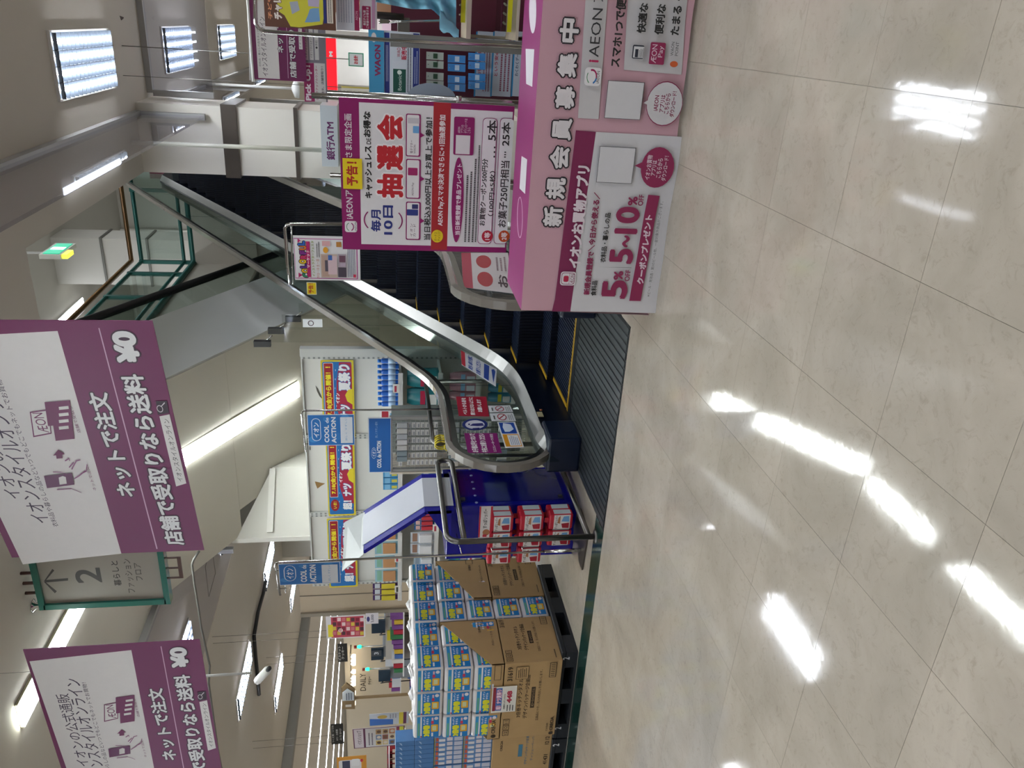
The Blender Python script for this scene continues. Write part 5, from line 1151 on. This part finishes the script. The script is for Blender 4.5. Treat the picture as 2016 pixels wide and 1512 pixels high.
bmesh.ops.bevel(bm, geom=list(bm.edges), offset=.022, segments=3, affect='EDGES', profile=.5); bm.verts.index_update()
m.add([v.co[:] for v in bm.verts], [[v.index for v in f.verts] for f in bm.faces], FILM, True); bm.free(); m.build('wrapper', tp)
for nm, O, ex in (('front_print', (-TW/2+.012, -TW/2-.0008, TH-.03), EX), ('side_print', (TW/2+.0008, -TW/2+.012, TH-.03), EYB)):
    P = Print(O, ex, UPV, TW-.024, TH-.055, False, 100, 100, .00012); towel_print(P); o = P.mb.build(nm, tp, True); o.matrix_local = frame(P.O, ex, UPV)
MB().tube([(.0, -.06, TH-.004), (.02, 0, TH+.018), (.0, .06, TH-.004)], .012, FILM, 5).build('film_knot', tp)
cols_y = [4.672, 4.918, 5.195, 5.455, 5.715]; first = True; ordn = ['first', 'second', 'third']
for iy, y in enumerate(cols_y):
    for ix in range(3):
        for iz in range(5):
            z = .132+.232*iz
            if iy != 2 and iz < 2: continue
            if iy == 2 and iz < 4 and ix > 0: continue
            if iz < 4 and ix > 0 and iy > 0: continue
            if iy in (3, 4) and ix > 1: continue
            x = XA-.132-.25*ix + (.012*math.sin(iy*3+iz*2)); yy = y+.004*math.cos(ix*4+iz)
            lab = 'kitchen towel pack, %s layer, column %s from the right, row %s from the front' % (['bottom', 'second', 'third', 'fourth', 'top'][iz], ['one', 'two', 'three'][ix], ['one', 'two', 'three', 'four', 'five'][iy])
            if iy == 2 and iz < 4: x = XA-.128
            if first: tp.location = (x, yy, z); tp['label'] = lab; first = False; o = tp
            else: o = tree(tp, loc=(x, yy, z), label=lab)
            o.rotation_euler.z = .03*math.sin(ix*5+iy*3+iz)
t, P = sheet_px('price_sign', 'tilted price sign reading 448 yen on the cardboard cartons', 'price sign', 4.53, (968, 1352, 1016, 1402), base='#d8d6cc')
P.rect((970, 1354, 976, 1400), '#8c2434'); P.rect((976, 1355, 988, 1399), '#3c6cb0'); P.text('超！ナツ夏祭り', (983, 1397), (981, 1358), 10, '#e0c8d4', .05, '#b0304c', .06); P.text('3倍巻キッチンタオル', (994, 1396), (992, 1366), 4, '#333333', .02); P.text('448', (1004, 1384), (1002, 1360), 10, '#b03048', .06); P.lines((996, 1386, 1012, 1399), 3, '#555555'); P.build(t)
# tissue boxes
tb = thing('tissue_box', 'x', 'tissue box', (0, 0, 0), 'blue tissue boxes with a printed face')
bw2 = .053
MB().rbox(-bw2/2+.001, -.06, 0, bw2/2-.001, .06, .238, M('#5f87b8', .4, 0, .06, 20), .003).build('carton', tb)
MB().box(-bw2*.42, -.062, .15, bw2*.1, -.06, .2, M('#d4d4d6', .4)).box(-bw2*.3, -.062, .09, bw2*.42, -.06, .135, M('#cfc8cc', .4)).build('white_print', tb)
MB().box(-bw2*.3, -.062, .205, bw2*.4, -.06, .225, M('#c05a3c', .4)).build('orange_print', tb); MB().box(-bw2*.4, -.062, .01, bw2*.4, -.06, .075, M('#b8bccb', .4)).build('pale_print', tb)
MB().box(-bw2*.45, -.0625, .232, bw2*.45, -.06, .238, M('#a8a040', .4)).build('edge_stripe', tb)
tb2 = thing('tissue_box', 'x', 'tissue box', (0, 0, 0), 'plain blue tissue boxes')
MB().rbox(-bw2/2+.001, -.06, 0, bw2/2-.001, .06, .155, M('#4c78aa', .35, 0, .08, 20), .003).build('carton', tb2); MB().slab([(-bw2*.4, -.062, .1), (bw2*.1, -.062, .12), (bw2*.3, -.062, .125), (bw2*.1, -.062, .105)], (0, .001, 0), M('#a8bcd4', .4)).build('leaf_print', tb2)
f1 = f2 = True
for lv in range(2):
    for k in range(15):
        loc = (XA-.845-bw2*k-(.012 if k > 5 else 0), 4.68, .632+.241*lv); lab = 'tissue box with pale face, %s layer, number %s from the towels' % (['lower', 'upper'][lv], ORD[k] if k < 13 else ['fourteenth', 'fifteenth'][k-13])
        if f1: tb.location = loc; tb['label'] = lab; f1 = False
        else: tree(tb, loc=loc, label=lab)
for lv in range(2):
    for k in range(22):
        x = XA-.86-bw2*k
        if k > 14: continue
        loc = (x, 4.68+.0 if x < XA-.83 else 4.95, 1.114+.157*lv)
        if lv and x >= XA-.83: loc = (x, 5.02, 1.30)
        lab = 'plain blue tissue box, %s layer, %s from the towels' % (['lower', 'top'][lv], (ORD+['fourteenth', 'fifteenth'])[k])
        if f2: tb2.location = loc; tb2['label'] = lab; f2 = False
        else: tree(tb2, loc=loc, label=lab)

# ================================================================ DISPLAY RACK AT THE RIGHT (behind the draped table)
Yk = 5.6
q0 = atY(770, 190, Yk); q1 = atY(1030, 60, Yk)
ck = thing('card_rack', 'silver display rack with blue header and rows of hanging prepaid card packs', 'display rack', ((q0.x+q1.x)/2, Yk, 0))
RB = M('#4a1024', .5)
xl_, xr_ = atY(900, 195, Yk+.25).x, atY(900, -60, Yk+.25).x
MB().box(xl_, Yk+.25, .2, xr_+.6, Yk+.28, atY(770, 100, Yk+.25).z, RB).build('back_board', ck)
for y0 in (88,):
    a = atY(775, 92, Yk-.3); b = atY(775, 66, Yk-.3); MB().box(a.x, Yk-.3, 0, b.x, Yk-.22, a.z+.02, M('#7d7c78', .5)).build('upright', ck)
a = atY(900, 200, Yk); MB().tube([(a.x, Yk-.1, 0), (a.x, Yk-.1, 1.95)], .018, CHROME, 8).build('corner_pole', ck)
# upper rim tubes
MB().tube([tuple(atY(694, 26, Yk-.45)), tuple(atY(795, 34, Yk-.45))], .02, M('#3a3634', .3, .6), 8).build('arm_tube', ck)
MB().box(atY(785, 62, Yk-.4).x, Yk-.45, atY(806, 50, Yk-.4).z, atY(785, 34, Yk-.4).x, Yk-.3, atY(783, 50, Yk-.4).z, M('#77736c', .3, .6)).build('bracket', ck)
t, P = sheet_px('card_header', 'light blue header sign with crimson lettering above the prepaid card packs', 'sign', Yk, (726, 59, 756, 186), base='#3a8cb4')
P.text('WAON', (745, 150), (742, 88), 12, '#7a2450', .05); P.oval((731, 64, 741, 83), '#cfc8c4'); P.build(t)
t, P = sheet_px('card_poster', 'white and navy card poster with a green sample card below the blue header', 'poster', Yk+.01, (756, 62, 826, 188), base='#c4ccd4')
P.rect((757, 64, 767, 184), '#1c2c78'); P.rect((772, 120, 799, 184), '#c8ced6'); P.rect((774, 136, 799, 182), '#0d4a3c'); P.text('Botanic', (787, 178), (787, 148), 7, '#c8d4cc', .0); P.oval((782, 138, 791, 147), '#d0dcd4')
P.text('販売中', (795, 118), (796, 90), 11, '#b03a50', .04); P.text('WAO', (785, 112), (785, 94), 7, '#b03a50', .0); P.rect((813, 66, 825, 182), '#1c2c78'); P.lines((801, 70, 811, 182), 2, '#555566'); P.lines((815, 100, 823, 165), 2, '#a8b4d0'); P.lines((759, 70, 765, 160), 2, '#a8b0c8')
P.build(t)
MB().tube([tuple(atY(768, 66, Yk+.02)), tuple(atY(768, 64, Yk+.02))], .005, CHROME, 4)
pk = None
for r, (x0, x1, c) in enumerate(((839, 873, '#b9c4bc'), (881, 916, '#3f86c8'), (921, 955, '#3f86c8'))):
    for k, yc in enumerate((166, 150, 127, 110)[:4]):
        yc += (0, 6, 2)[r]; a = atY(x0, yc+6.5, Yk+.12); b = atY(x1, yc-6.5, Yk+.12)
        t = thing('card_pack', 'prepaid card pack, %s row, %s from the left' % (['green-white in the top', 'blue in the middle', 'blue in the bottom'][r], ['first', 'second', 'third', 'fourth'][k]), 'pack', (a.x, Yk+.12, b.z), 'prepaid card packs')
        MB().box(a.x, Yk+.10, b.z, b.x, Yk+.12, a.z, M(c, .25, coat=.4)).build('pack', t)
        MB().box(a.x+.008, Yk+.098, b.z+(a.z-b.z)*.35, b.x-.008, Yk+.10, b.z+(a.z-b.z)*.6, M('#2c5038' if r == 0 else '#b9cfe4', .4)).build('print', t)
        MB().tube([((a.x+b.x)/2, Yk+.25, a.z-.01), ((a.x+b.x)/2, Yk+.08, a.z-.012)], .003, CHROME, 4).build('hook', t)
for i, (x0, x1, tx, c) in enumerate(((938, 968, 'お得の一例', '#a8304c'), (971, 1008, 'という安心', '#a8304c'), (1012, 1034, 'わくわくデーは', '#44506c'))):
    t, P = sheet_px('text_panel', 'pale text panel with red heading below the card packs, %s' % ['upper', 'middle', 'lowest'][i], 'panel', Yk+.2-.03*i, (x0, 62, x1, 190), base='#b4bcc8')
    P.text(tx, ((x0+6), 150), ((x0+6), 98), 7, c, .03); P.lines((x0+13, 66, x1-2, 180), 3, '#84465c'); P.rect((x0-3, 62, x0, 190), '#2c80b4', clip=False); P.build(t)
t = thing('round_shelf', 'round translucent disc shelf at the left of the card rack', 'shelf', atY(850, 190, Yk-.05))
q = atY(850, 192, Yk-.05); MB().slab([(q.x+.09*math.sin(a*.2618), Yk-.05, q.z+.16*math.cos(a*.2618)) for a in range(13)], (0, .006, 0), M('#8f9aa8', .3)).build('disc', t)
MB().box(q.x-.01, Yk-.06, q.z-.2, q.x+.0, Yk-.03, q.z+.2, CHROME).build('holder', t)
# light blue T-shirt on a wire hanger, shelves with clear trays
t = thing('shirt', 'light blue shirt hanging at the top right of the rack, sleeve hanging down', 'shirt', atY(820, 20, 4.9))
SHM = M('#79b4c8', .7, 0, .06, 6, bump=.5)
out = [(738, -40), (744, 6), (752, 12), (800, 20), (835, 22), (850, 20), (872, 34), (892, 62), (899, 66), (905, 60), (904, 20), (902, -40)]
n_ = 14; vs = []; fs = []
import itertools
top_ = [(738, -60), (738, 2), (770, 12), (800, 17), (830, 19), (850, 21), (870, 32), (885, 52), (896, 66)]
for i in range(30):
    u_ = i/29; xx = 740+(898-740)*u_
    yb_ = 4+14*min(1, u_*2.2) if u_ < .7 else 18+(u_-.7)/.3*46
    for j in range(16):
        v_ = j/15; yy = yb_*(1-v_)-60*v_; ys_ = 4.9+.035*math.sin(i*.9+j*.5)+.02*math.sin(j*1.7+i*.25)
        vs.append(tuple(atY(xx, yy, ys_)))
fs = [(i*16+j, i*16+j+1, (i+1)*16+j+1, (i+1)*16+j) for i in range(29) for j in range(15)]
MB().add(vs, fs, SHM, True).build('fabric', t)
a, b = atY(866, 40, 4.86), atY(903, 66, 4.86); vs = []; fs = []
for i in range(12):
    u_ = i/11
    for k in range(8):
        g = k*math.pi/4; c_ = a*(1-u_)+b*u_; r_ = .05*(1-u_*.55)+.008*math.sin(k*3+i)
        vs.append((c_.x+r_*math.cos(g), c_.y+r_*.6*math.sin(g), c_.z))
fs = [(i*8+k, i*8+(k+1) % 8, (i+1)*8+(k+1) % 8, (i+1)*8+k) for i in range(11) for k in range(8)]
MB().add(vs, fs, SHM, True).build('sleeve', t)
P = Print((0, 4.85, 0), EX, UPV, 1, 1); 
t = thing('wire_hanger', 'dark steel hanger arm behind the light blue shirt', 'hanger', atY(770, 44, 4.95))
MB().tube([tuple(atY(746, 44, 4.95)), tuple(atY(800, 42, 4.95)), tuple(atY(875, 40, 4.95))], .007, CHROME, 6).build('rod', t)
MB().box(atY(760, 46, 4.95).x, 4.94, atY(766, 42, 4.95).z, atY(760, 38, 4.95).x, 4.97, atY(748, 42, 4.95).z, CHROME).build('clip', t)
for i, (x, yv, lab) in enumerate(((922, 76, 'upper cream rack shelf under the shirt'), (1018, 80, 'lower cream rack shelf above the draped table'))):
    t = thing('rack_shelf', lab, 'shelf', atY(x, 30, 5.0)); a = atY(x-3, yv, 5.0); b = atY(x+4, -60, 5.0)
    MB().box(a.x, 4.95, b.z, b.x, 5.4, a.z, M('#c2b49c', .5)).build('board', t)
    MB().box(a.x, 4.945, b.z-.01, b.x, 4.95, a.z+.01, M('#cabfae', .4)).build('front_edge', t)
    MB().box(a.x, 5.4, b.z-.5 if i == 0 else .1, a.x+.02, 5.42, b.z, M('#b8b0a2', .5)).build('support', t)
for i, (x, h) in enumerate(((905, 26), (985, 40))):
    t = thing('clear_tray', ['clear tray with a yellow rim behind the blue shirt', 'clear bag with a yellow edge standing on the lower rack shelf'][i], 'tray', atY(x+14, 20, 4.97)); a = atY(x, 62 if i else 44, 4.97); b = atY(x+(14 if i == 0 else 28), -60, 4.97)
    MB().box(a.x, 4.97, b.z, b.x, 5.2, a.z, glassmat('tray_plastic', (.75, .78, .72, 1), .12)).build('body', t)
    MB().box(a.x, 4.965, b.z+.0, b.x, 4.97, b.z+.025, M('#d8d420', .4)).build('yellow_edge', t)
    for k in range(6): MB().tube([(a.x+.04+.05*k, 5.0, b.z+.03), (a.x+.05+.05*k, 5.02, a.z-.02)], .006, M('#8c8a78', .3), 5).build('contents', t)
# clothing poster on a chrome stand
st3 = thing('poster_stand', 'chrome poster stand with rounded corner holding the brown shirt poster', 'stand', (atY(700, 62, 4.8).x, 4.8, 0))
pA = atY(640, 71, 4.8); pp = [(pA.x+.02, 4.8, 0), (pA.x, 4.8, atY(760, 79, 4.8).z), tuple(atY(520, 62, 4.8)), tuple(atY(509, 56, 4.8)), tuple(atY(503, 46, 4.8)), tuple(atY(502, -40, 4.8))]
MB().tube(pp, .011, CHROME, 8).build('pole', st3); MB().box(pA.x-.2, 4.62, 0, pA.x+.2, 4.9, .015, STEEL).build('base', st3)
t, P = sheet_px('clothing_poster', 'brown poster with yellow shape and two printed shirts at the top right', 'poster', 4.79, (519, -60, 660, 56), base='#5e3a2a')
P.poly([(545, 20), (560, 30), (572, 52), (590, 54), (635, 48), (640, 20), (630, -40), (550, -40)], '#c8c438'); P.poly([(600, 44), (606, 30), (610, 18), (616, 16), (628, 16), (630, 42), (613, 44)], '#6f9cc4'); P.poly([(605, -10), (607, 12), (628, 14), (630, -20)], '#b0a8c0'); P.poly([(570, 4), (586, 2), (590, 20), (575, 28)], '#a0a8b4')
P.text('子ども', (531, 38), (531, -10), 8, '#d89468', .04); P.text('チャレンジ', (547, 38), (545, -40), 17, '#dfd8d0', .06, '#6a4434', .07); P.rect((636, -40, 642, 46), '#222c70'); P.rect((643, -40, 655, 46), '#cfc8b8'); P.lines((645, -30, 653, 44), 2, '#555555')
P.build(t)
for x in (656,): pass
t, P = sheet_px('form_sheet', 'white ruled form sheet with crimson footer at the top right', 'poster', 4.9, (661, -60, 707, 60), base='#c6cad0')
P.lines((664, -50, 694, 44), 6, '#9098a8'); P.rect((697, -60, 707, 60), '#94164c'); P.text('AEON', (702, 40), (702, 22), 5, '#d8a8bc', .0); P.build(t)
t, P = sheet_px('pickup_notice', 'small crimson and white notice with customer guidance at the top right', 'poster', 4.95, (708, -60, 742, 58), base='#ccc4c8')
P.rect((713, 12, 730, 58), '#94164c', .1); P.text('最近子ども服', (718, 50), (717, 20), 5, '#d8ccd0', .03); P.text('ご希望のお客さま', (724, 56), (723, 14), 5, '#d8ccd0', .03); P.rect((732, -60, 738, 56), '#c090b0'); P.build(t)

# ================================================================ GROCERY DEPARTMENT FAR LEFT
def far(x, y, Y): return atY(x, y, Y)
def flat(name, lab, cat, Y, box, base, fn=None, **k):
    t, P = sheet_px(name, lab, cat, Y, box, base=base, **k)
    if fn: fn(P)
    P.build(t); return t
def hang(t, P_w, n_=2):
    O = WM(t).to_translation(); mb = MB()
    for k in range(n_): mb.tube([(P_w*(.2+.6*k), 0, 0), (P_w*(.2+.6*k), ZC-O.z, 0)], .004, STEEL, 4)
    o = mb.build('hanging_wires', t, True); o['kind'] = 'stuff'
Yg1, Yg2 = 11.0, 13.0
t = flat('hanging_sign', 'black hanging sign reading biscuit and cookie over the registers', 'sign', Yg2, (665, 1267, 684, 1303), '#26241f', lambda P: (P.text('ビスケット', (668.5, 1300), (668.5, 1272), 5.5, '#cfcdc4', .03), P.text('クッキー', (675, 1298), (675, 1273), 5.5, '#cfcdc4', .03))); hang(t, .3)
t = flat('hanging_sign', 'black hanging sign with three lines of lettering over the far left aisle', 'sign', Yg1, (652, 1425, 676, 1465), '#26241f', lambda P: (P.text('つくだ煮・いづみ', (656, 1462), (655, 1428), 4, '#cfcdc4', .02), P.text('のり・お茶漬', (664, 1458), (663, 1436), 4, '#cfcdc4', .02), P.text('ふりかけ', (671, 1458), (670, 1434), 4, '#cfcdc4', .02))); hang(t, .3)
t = flat('flyer_poster', 'white poster full of red product pictures with a yellow title at the register', 'poster', 9.2, (642, 1212, 719, 1256), '#d0cccc', lambda P: (P.rect((652, 1214, 716, 1254), '#b03a4c'), P.rect((646, 1230, 656, 1254), '#d8c828'), [P.rect((655+9*i, 1216+9*j, 662+9*i, 1223+9*j), ['#7a1c30', '#c06a70', '#4a2a30', '#d8c0c0', '#c8b040'][(i*3+j*2) % 5]) for i in range(7) for j in range(4)], P.oval((666, 1237, 675, 1245), '#dcd4d0'), P.text('10', (670, 1244), (670, 1238), 6, '#b03a4c', .03))); hang(t, .2)
t = flat('flyer_poster', 'small white leaflet with blue and black print beside the red poster', 'poster', 9.19, (720, 1207, 745, 1228), '#c8c4c8', lambda P: (P.oval((722, 1214, 728, 1224), '#3a3a78'), P.text('5,000', (734, 1225), (733, 1210), 6, '#444454', .02)))
O = MB()
t = thing('wall_panel', 'cream wall with daily lettering behind the registers', 'wall panel', far(740, 1380, 15.5)); a, b = far(700, 1500, 15.5), far(900, 1262, 15.5)
MB().box(a.x-3, 15.5, 0, b.x+2.0, 15.6, a.z+.2, M('#c0b49c', .6, 0, .04, 2)).build('panel', t)
P = Print((a.x, 15.49, a.z), EX, UPV, b.x-a.x, a.z); P.text('DAILY', (715, 1360), (714, 1326), 11, '#3a342c', .0); P.text('デイリー', (728, 1348), (727, 1332), 7, '#3a342c', .02)
o = P.mb.build('lettering', t, True); o.matrix_local = WM(t).inverted() @ frame(P.O, EX, UPV)
for k, yy in enumerate((1292, 1300, 1306, 1322, 1334, 1340, 1346, 1364, 1384)):
    c = far(700, yy, 15.2); t = thing('pendant_lamp', 'thin pendant lamp over the registers, %s from the right' % ORD[k], 'lamp', (c.x, 15.2, c.z), 'pendant lamps over the registers')
    MB().tube([(c.x, 15.2, c.z+.12), (c.x, 15.2, far(690, 1340, 15.2).z)], .014, DARKRUB, 4).build('cord', t); MB().lathe((c.x, 15.2, c.z), [(.02, .12), (.06, .06), (.05, 0)], M('#f6e6c8', .5, 0, 0, 1, 4), 8).build('bulb', t)
a = far(690, 1288, 15.2); b = far(690, 1388, 15.2); t = thing('lamp_rail', 'thin rail carrying the pendant lamps over the registers', 'rail', ((a.x+b.x)/2, 15.2, a.z))
MB().tube([(a.x, 15.2, a.z), (b.x, 15.2, a.z)], .02, M('#9a8c74', .5), 6).build('bar', t)
for x in (a.x, b.x): MB().box(x-.02, 15.2, a.z-.02, x+.02, 15.5, a.z+.02, M('#9a8c74', .5)).build('bracket', t)
# house shaped wooden sign
WD = M('#8a7350', .6, 0, .1, 12)
c = thing('aisle_marker', 'wooden house-shaped aisle marker with a white gable and number 1', 'sign', (far(680, 1375, 11.5).x, 11.5, 0))
MB().slab([tuple(far(x, y, 11.5)) for x, y in ((672, 1355), (682, 1345), (699, 1358), (699, 1396), (673, 1396))], (0, .03, 0), WD).build('board', c)
MB().slab([tuple(far(x, y, 11.48)) for x, y in ((674, 1364), (684, 1356), (697, 1364), (697, 1379), (674, 1380))], (0, .01, 0), M('#cdd4d6', .5)).build('white_gable', c)
P = Print(far(672, 1396, 11.47), EX, UPV, .5, .5); P.text('1', (686, 1392), (686, 1387), 12, '#d8d2c4', .02); P.lines((680, 1362, 694, 1378), 3, '#4a5468')
o = P.mb.build('number', c, True); o.matrix_local = WM(c).inverted() @ frame(P.O, EX, UPV)
MB().box(far(720, 1374, 11.52).x-.02, 11.52, 0, far(720, 1374, 11.52).x+.02, 11.56, far(698, 1375, 11.5).z, WD).build('post', c)
# registers with lamps and screens
for k, (x, y, Y) in enumerate(((745, 1233, 11.0), (743, 1287, 11.8), (757, 1330, 12.2))):
    c = far(x, y, Y); t = thing('register', 'grey checkout register with %s' % ['green lamp next to the red poster', 'number 3 plate and green lamp', 'small product display beside it'][k], 'register', (c.x, Y, 0))
    MB().rbox(c.x-.35, Y, 0, c.x+.3, Y+.8, .95, M('#a8a7a2', .5), .02).build('counter', t); MB().rbox(c.x-.2, Y+.1, .96, c.x+.12, Y+.4, c.z-.1, M('#8f9498', .4), .02).build('machine', t)
    MB().box(c.x-.14, Y-.02, c.z-.12, c.x+.14, Y+.02, c.z+.12, M('#33404c', .2)).build('screen', t); MB().tube([(c.x+.2, Y, .95), (c.x+.2, Y, c.z+.3)], .012, STEEL, 6).build('lamp_pole', t)
    MB().lathe((c.x+.2, Y, c.z+.3), [(.03, 0), (.035, .04), (.02, .08)], M('#20c890', .5, 0, 0, 1, 2.5), 8).build('green_lamp', t); MB().lathe((c.x+.2, Y, c.z+.39), [(.03, 0), (.03, .05)], M('#8c2c1c', .5), 8).build('red_lamp', t)
    MB().box(c.x-.32, Y-.02, c.z-.33, c.x-.1, Y, c.z-.15, M('#d8cc30' if k == 0 else '#c8ccd0', .5)).build('notice', t); MB().tube([(c.x-.28, Y+.1, .95), (c.x-.28, Y+.1, 1.5), (c.x-.2, Y, 1.6), (c.x-.05, Y-.1, 1.55)], .012, DARKRUB, 5).build('cable_arm', t)
flat('number_plate', 'dark number 3 plate above a checkout register', 'sign', 11.7, (731, 1281, 751, 1292), '#3c4248', lambda P: P.text('3', (741, 1289), (741, 1284), 9, '#c8ccd0', .03))
# big slanted shop poster and orange poster
e3 = Vector((.93, -.36, 0)).normalized(); A_ = far(697, 1474, 7.2); 
t, P = sheet('shop_poster', 'white poster with purple border and nine food pictures behind the tissue boxes', 'poster', A_, e3, UPV, 1.15*.55, .62, base='#ccc8d0', px=False, W=100, H=100)
P.rect((0, 0, 100, 100), '#5c1c4c'); P.rect((3, 2, 97, 20), '#c8c4cc'); P.rect((3, 24, 97, 98), '#ccd0d4'); P.text('イオンショップ', (20, 12), (90, 12), 9, '#3a2c44', .02); P.lines((12, 28, 92, 40), 2, '#6a6478')
for i in range(3):
    for j in range(3): P.rect((10+28*j, 44+13*i, 34+28*j, 55+13*i), ['#c8b060', '#6c90b8', '#b89868', '#d0c088', '#8c4a3c', '#b8a070', '#4a70a8', '#d8c8a8', '#c07c50'][i*3+j]); P.oval((15+28*j, 46+13*i, 29+28*j, 54+13*i), ['#5c3c2c', '#d8d0c4', '#6a4a30'][(i+j) % 3])
P.rect((3, 84, 97, 90), '#7c1c44'); P.rect((3, 90, 97, 98), '#c8cc30'); P.build(t)
MB().box(.28, -.95, -.06, .34, -.62, -.03, WD).box(.1, -A_.z, -.1, .5, -A_.z+.02, .1, WD).box(.29, -A_.z, -.06, .33, -.62, -.03, WD).build('stand', t, True)
A_ = far(745, 1428, 7.6)
t, P = sheet('shop_poster', 'blue and white poster with yellow band right of the purple-bordered poster', 'poster', (A_.x, A_.y, far(728, 1420, 7.6).z), e3, UPV, .38, .5, base='#c4ccd4', px=False, W=100, H=100)
P.poly([(0, 0), (60, 0), (45, 60), (0, 60)], '#2c68b8'); P.oval((55, 20, 85, 45), '#c8a848'); P.rect((0, 75, 100, 86), '#d8c838'); P.rect((0, 86, 100, 94), '#5c1c4c'); P.lines((55, 50, 95, 70), 3, '#8a8a94'); P.build(t)
MB().box(.17, -A_.z-.4, -.04, .21, -.5, -.02, WD).build('stand', t, True)
t, P = sheet_px('orange_poster', 'orange framed poster at the far left edge above the tissue boxes', 'poster', 6.6, (664, 1489, 722, 1560), base='#c88a2c')
P.rect((668, 1496, 712, 1560), '#cfcccc', .1); P.rect((675, 1498, 690, 1560), '#3a3c54'); P.rect((692, 1494, 708, 1508), '#d8d8d8', .2); P.oval((709, 1494, 715, 1500), '#b02c3c'); P.build(t)
MB().box(P.w*.4, -P.O.z, -.05, P.w*.46, -P.h, -.02, STEEL).build('stand', t, True)
# red goods in a wire basket behind the poster
for k in range(8):
    c = far(770+5*(k % 2), 1478+5*k, 8.5); t = thing('snack_box', 'red snack box in the wire basket behind the tissues, %s from the right' % ORD[k], 'box', c, 'red snack boxes')
    MB().rbox(c.x-.06, 8.5, c.z-.14, c.x+.05, 8.6, c.z+.06, M(['#8c1c28', '#a83030', '#6c2030', '#b89c8c'][k % 4], .4), .006).build('body', t); MB().box(c.x-.04, 8.497, c.z-.08, c.x+.03, 8.5, c.z-.02, M('#c8b8a8', .5)).build('label', t)
c0 = far(785, 1500, 8.4); t = thing('wire_basket', 'white wire basket shelf holding red snack boxes', 'basket', (c0.x, 8.5, 0))
for z in (c0.z-.1, c0.z+.02, c0.z+.14): MB().tube([(c0.x-.6, 8.4, z), (c0.x+.35, 8.4, z), (c0.x+.35, 8.7, z)], .008, WHITE, 5).build('rail', t)
MB().box(c0.x-.6, 8.42, 0, c0.x+.35, 8.75, c0.z-.12, M('#a8a49c', .5)).build('base', t)
# low gondolas with goods far back
for k, (X_, Y_) in enumerate(((-9.2, 12.6), (-10.8, 12.6), (-12.4, 12.6), (-9.9, 10.6))):
    t = thing('gondola', 'low grocery gondola with coloured goods, %s from the right' % ORD[k], 'shelving', (X_, Y_, 0), 'grocery gondolas')
    MB().box(X_-.7, Y_, 0, X_+.7, Y_+.5, .15, M('#b8b4aa', .5)).box(X_-.7, Y_+.46, 0, X_+.7, Y_+.5, 1.5, M('#b8b4aa', .5)).build('body', t)
    for j in range(3):
        MB().box(X_-.7, Y_+.02, .42+.38*j, X_+.7, Y_+.46, .44+.38*j, WHITE).build('shelf', t); mb = MB()
        for i in range(12): mb.box(X_-.66+.11*i, Y_+.08, .44+.38*j, X_-.57+.11*i, Y_+.3, .44+.38*j+.14+.1*rnd.random(), M(rnd.choice(['#b03040', '#c8a838', '#3c7a50', '#d8d4cc', '#4a6ca8', '#c87838', '#7a4a8a']), .4))
        o = mb.build('goods', t); o['kind'] = 'stuff'
# security camera with conduit and cables under the ceiling
q = atY(413, 1330, 5.6)
t = thing('security_camera', 'white security camera on a short rod hanging from a grey cable', 'camera', q)
b_ = atY(496, 1325, 5.6); MB().tube([(q.x, 5.6, ZC), (b_.x, 5.6, b_.z)], .012, M('#b8b8b4', .35, .3), 8).build('rod', t)
c0, c1 = atY(507, 1340, 5.62), atY(527, 1319, 5.5); d_ = (c1-c0).normalized(); 
MB().tube([tuple(c0), tuple(c1)], .036, M('#c8c8c2', .4), 8).build('body', t); MB().tube([tuple(c1), tuple(c1+d_*.05)], .02, DARKRUB, 8).build('lens', t)
t = thing('cable', 'grey cable sagging below the ceiling past the security camera', 'cable', atY(390, 1200, 5.8))
MB().tube([tuple(atY(x, y, 5.9)) for x, y in ((392, 1085), (381, 1102), (378, 1112), (383, 1150), (391, 1200), (396, 1235), (405, 1275), (413, 1310), (411, 1345), (417, 1390), (424, 1440), (428, 1470), (436, 1512), (440, 1540))], .010, M('#5c5a55', .6), 6).build('sheath', t)
t = thing('cable', 'thick black cable run along the ceiling behind the security camera', 'cable', atZ(520, 1150, ZC-.03))
MB().tube([tuple(atZ(x, y, ZC-.05)) for x, y in ((523, 1145), (518, 1170), (508, 1205), (500, 1252), (503, 1290), (507, 1330), (510, 1368))], .035, DARKRUB, 6).build('sheath', t)
t = thing('ceiling_hatch', 'faint square access hatch outline in the ceiling left of the banner', 'hatch', atZ(415, 1120, ZC))
hq = [atZ(x, y, ZC-.002) for x, y in ((416, 1072), (424, 1128), (411, 1175), (404, 1116))]
for a, b in zip(hq, hq[1:]+hq[:1]): MB().tube([tuple(a), tuple(b)], .006, M('#85817a', .6), 4).build('edge', t)
# small marks on the near ceiling
t = thing('ceiling_mark', 'small dark scar on the near ceiling between the lights', 'mark', atZ(240, 35, ZC))
MB().slab([tuple(atZ(x, y, ZC-.003)) for x, y in ((236, 31), (244, 34), (243, 37), (239, 40))], (0, 0, .003), M('#4a4038', .8)).build('scar', t)
t = thing('sprinkler', 'small round sprinkler head on the ceiling beside the level sign', 'sprinkler', atZ(66, 1192, ZC)); q = atZ(66, 1192, ZC)
MB().lathe((q.x, q.y, ZC-.05), [(.02, 0), (.025, .03), (.05, .045), (.05, .05)], CHROME).build('head', t)
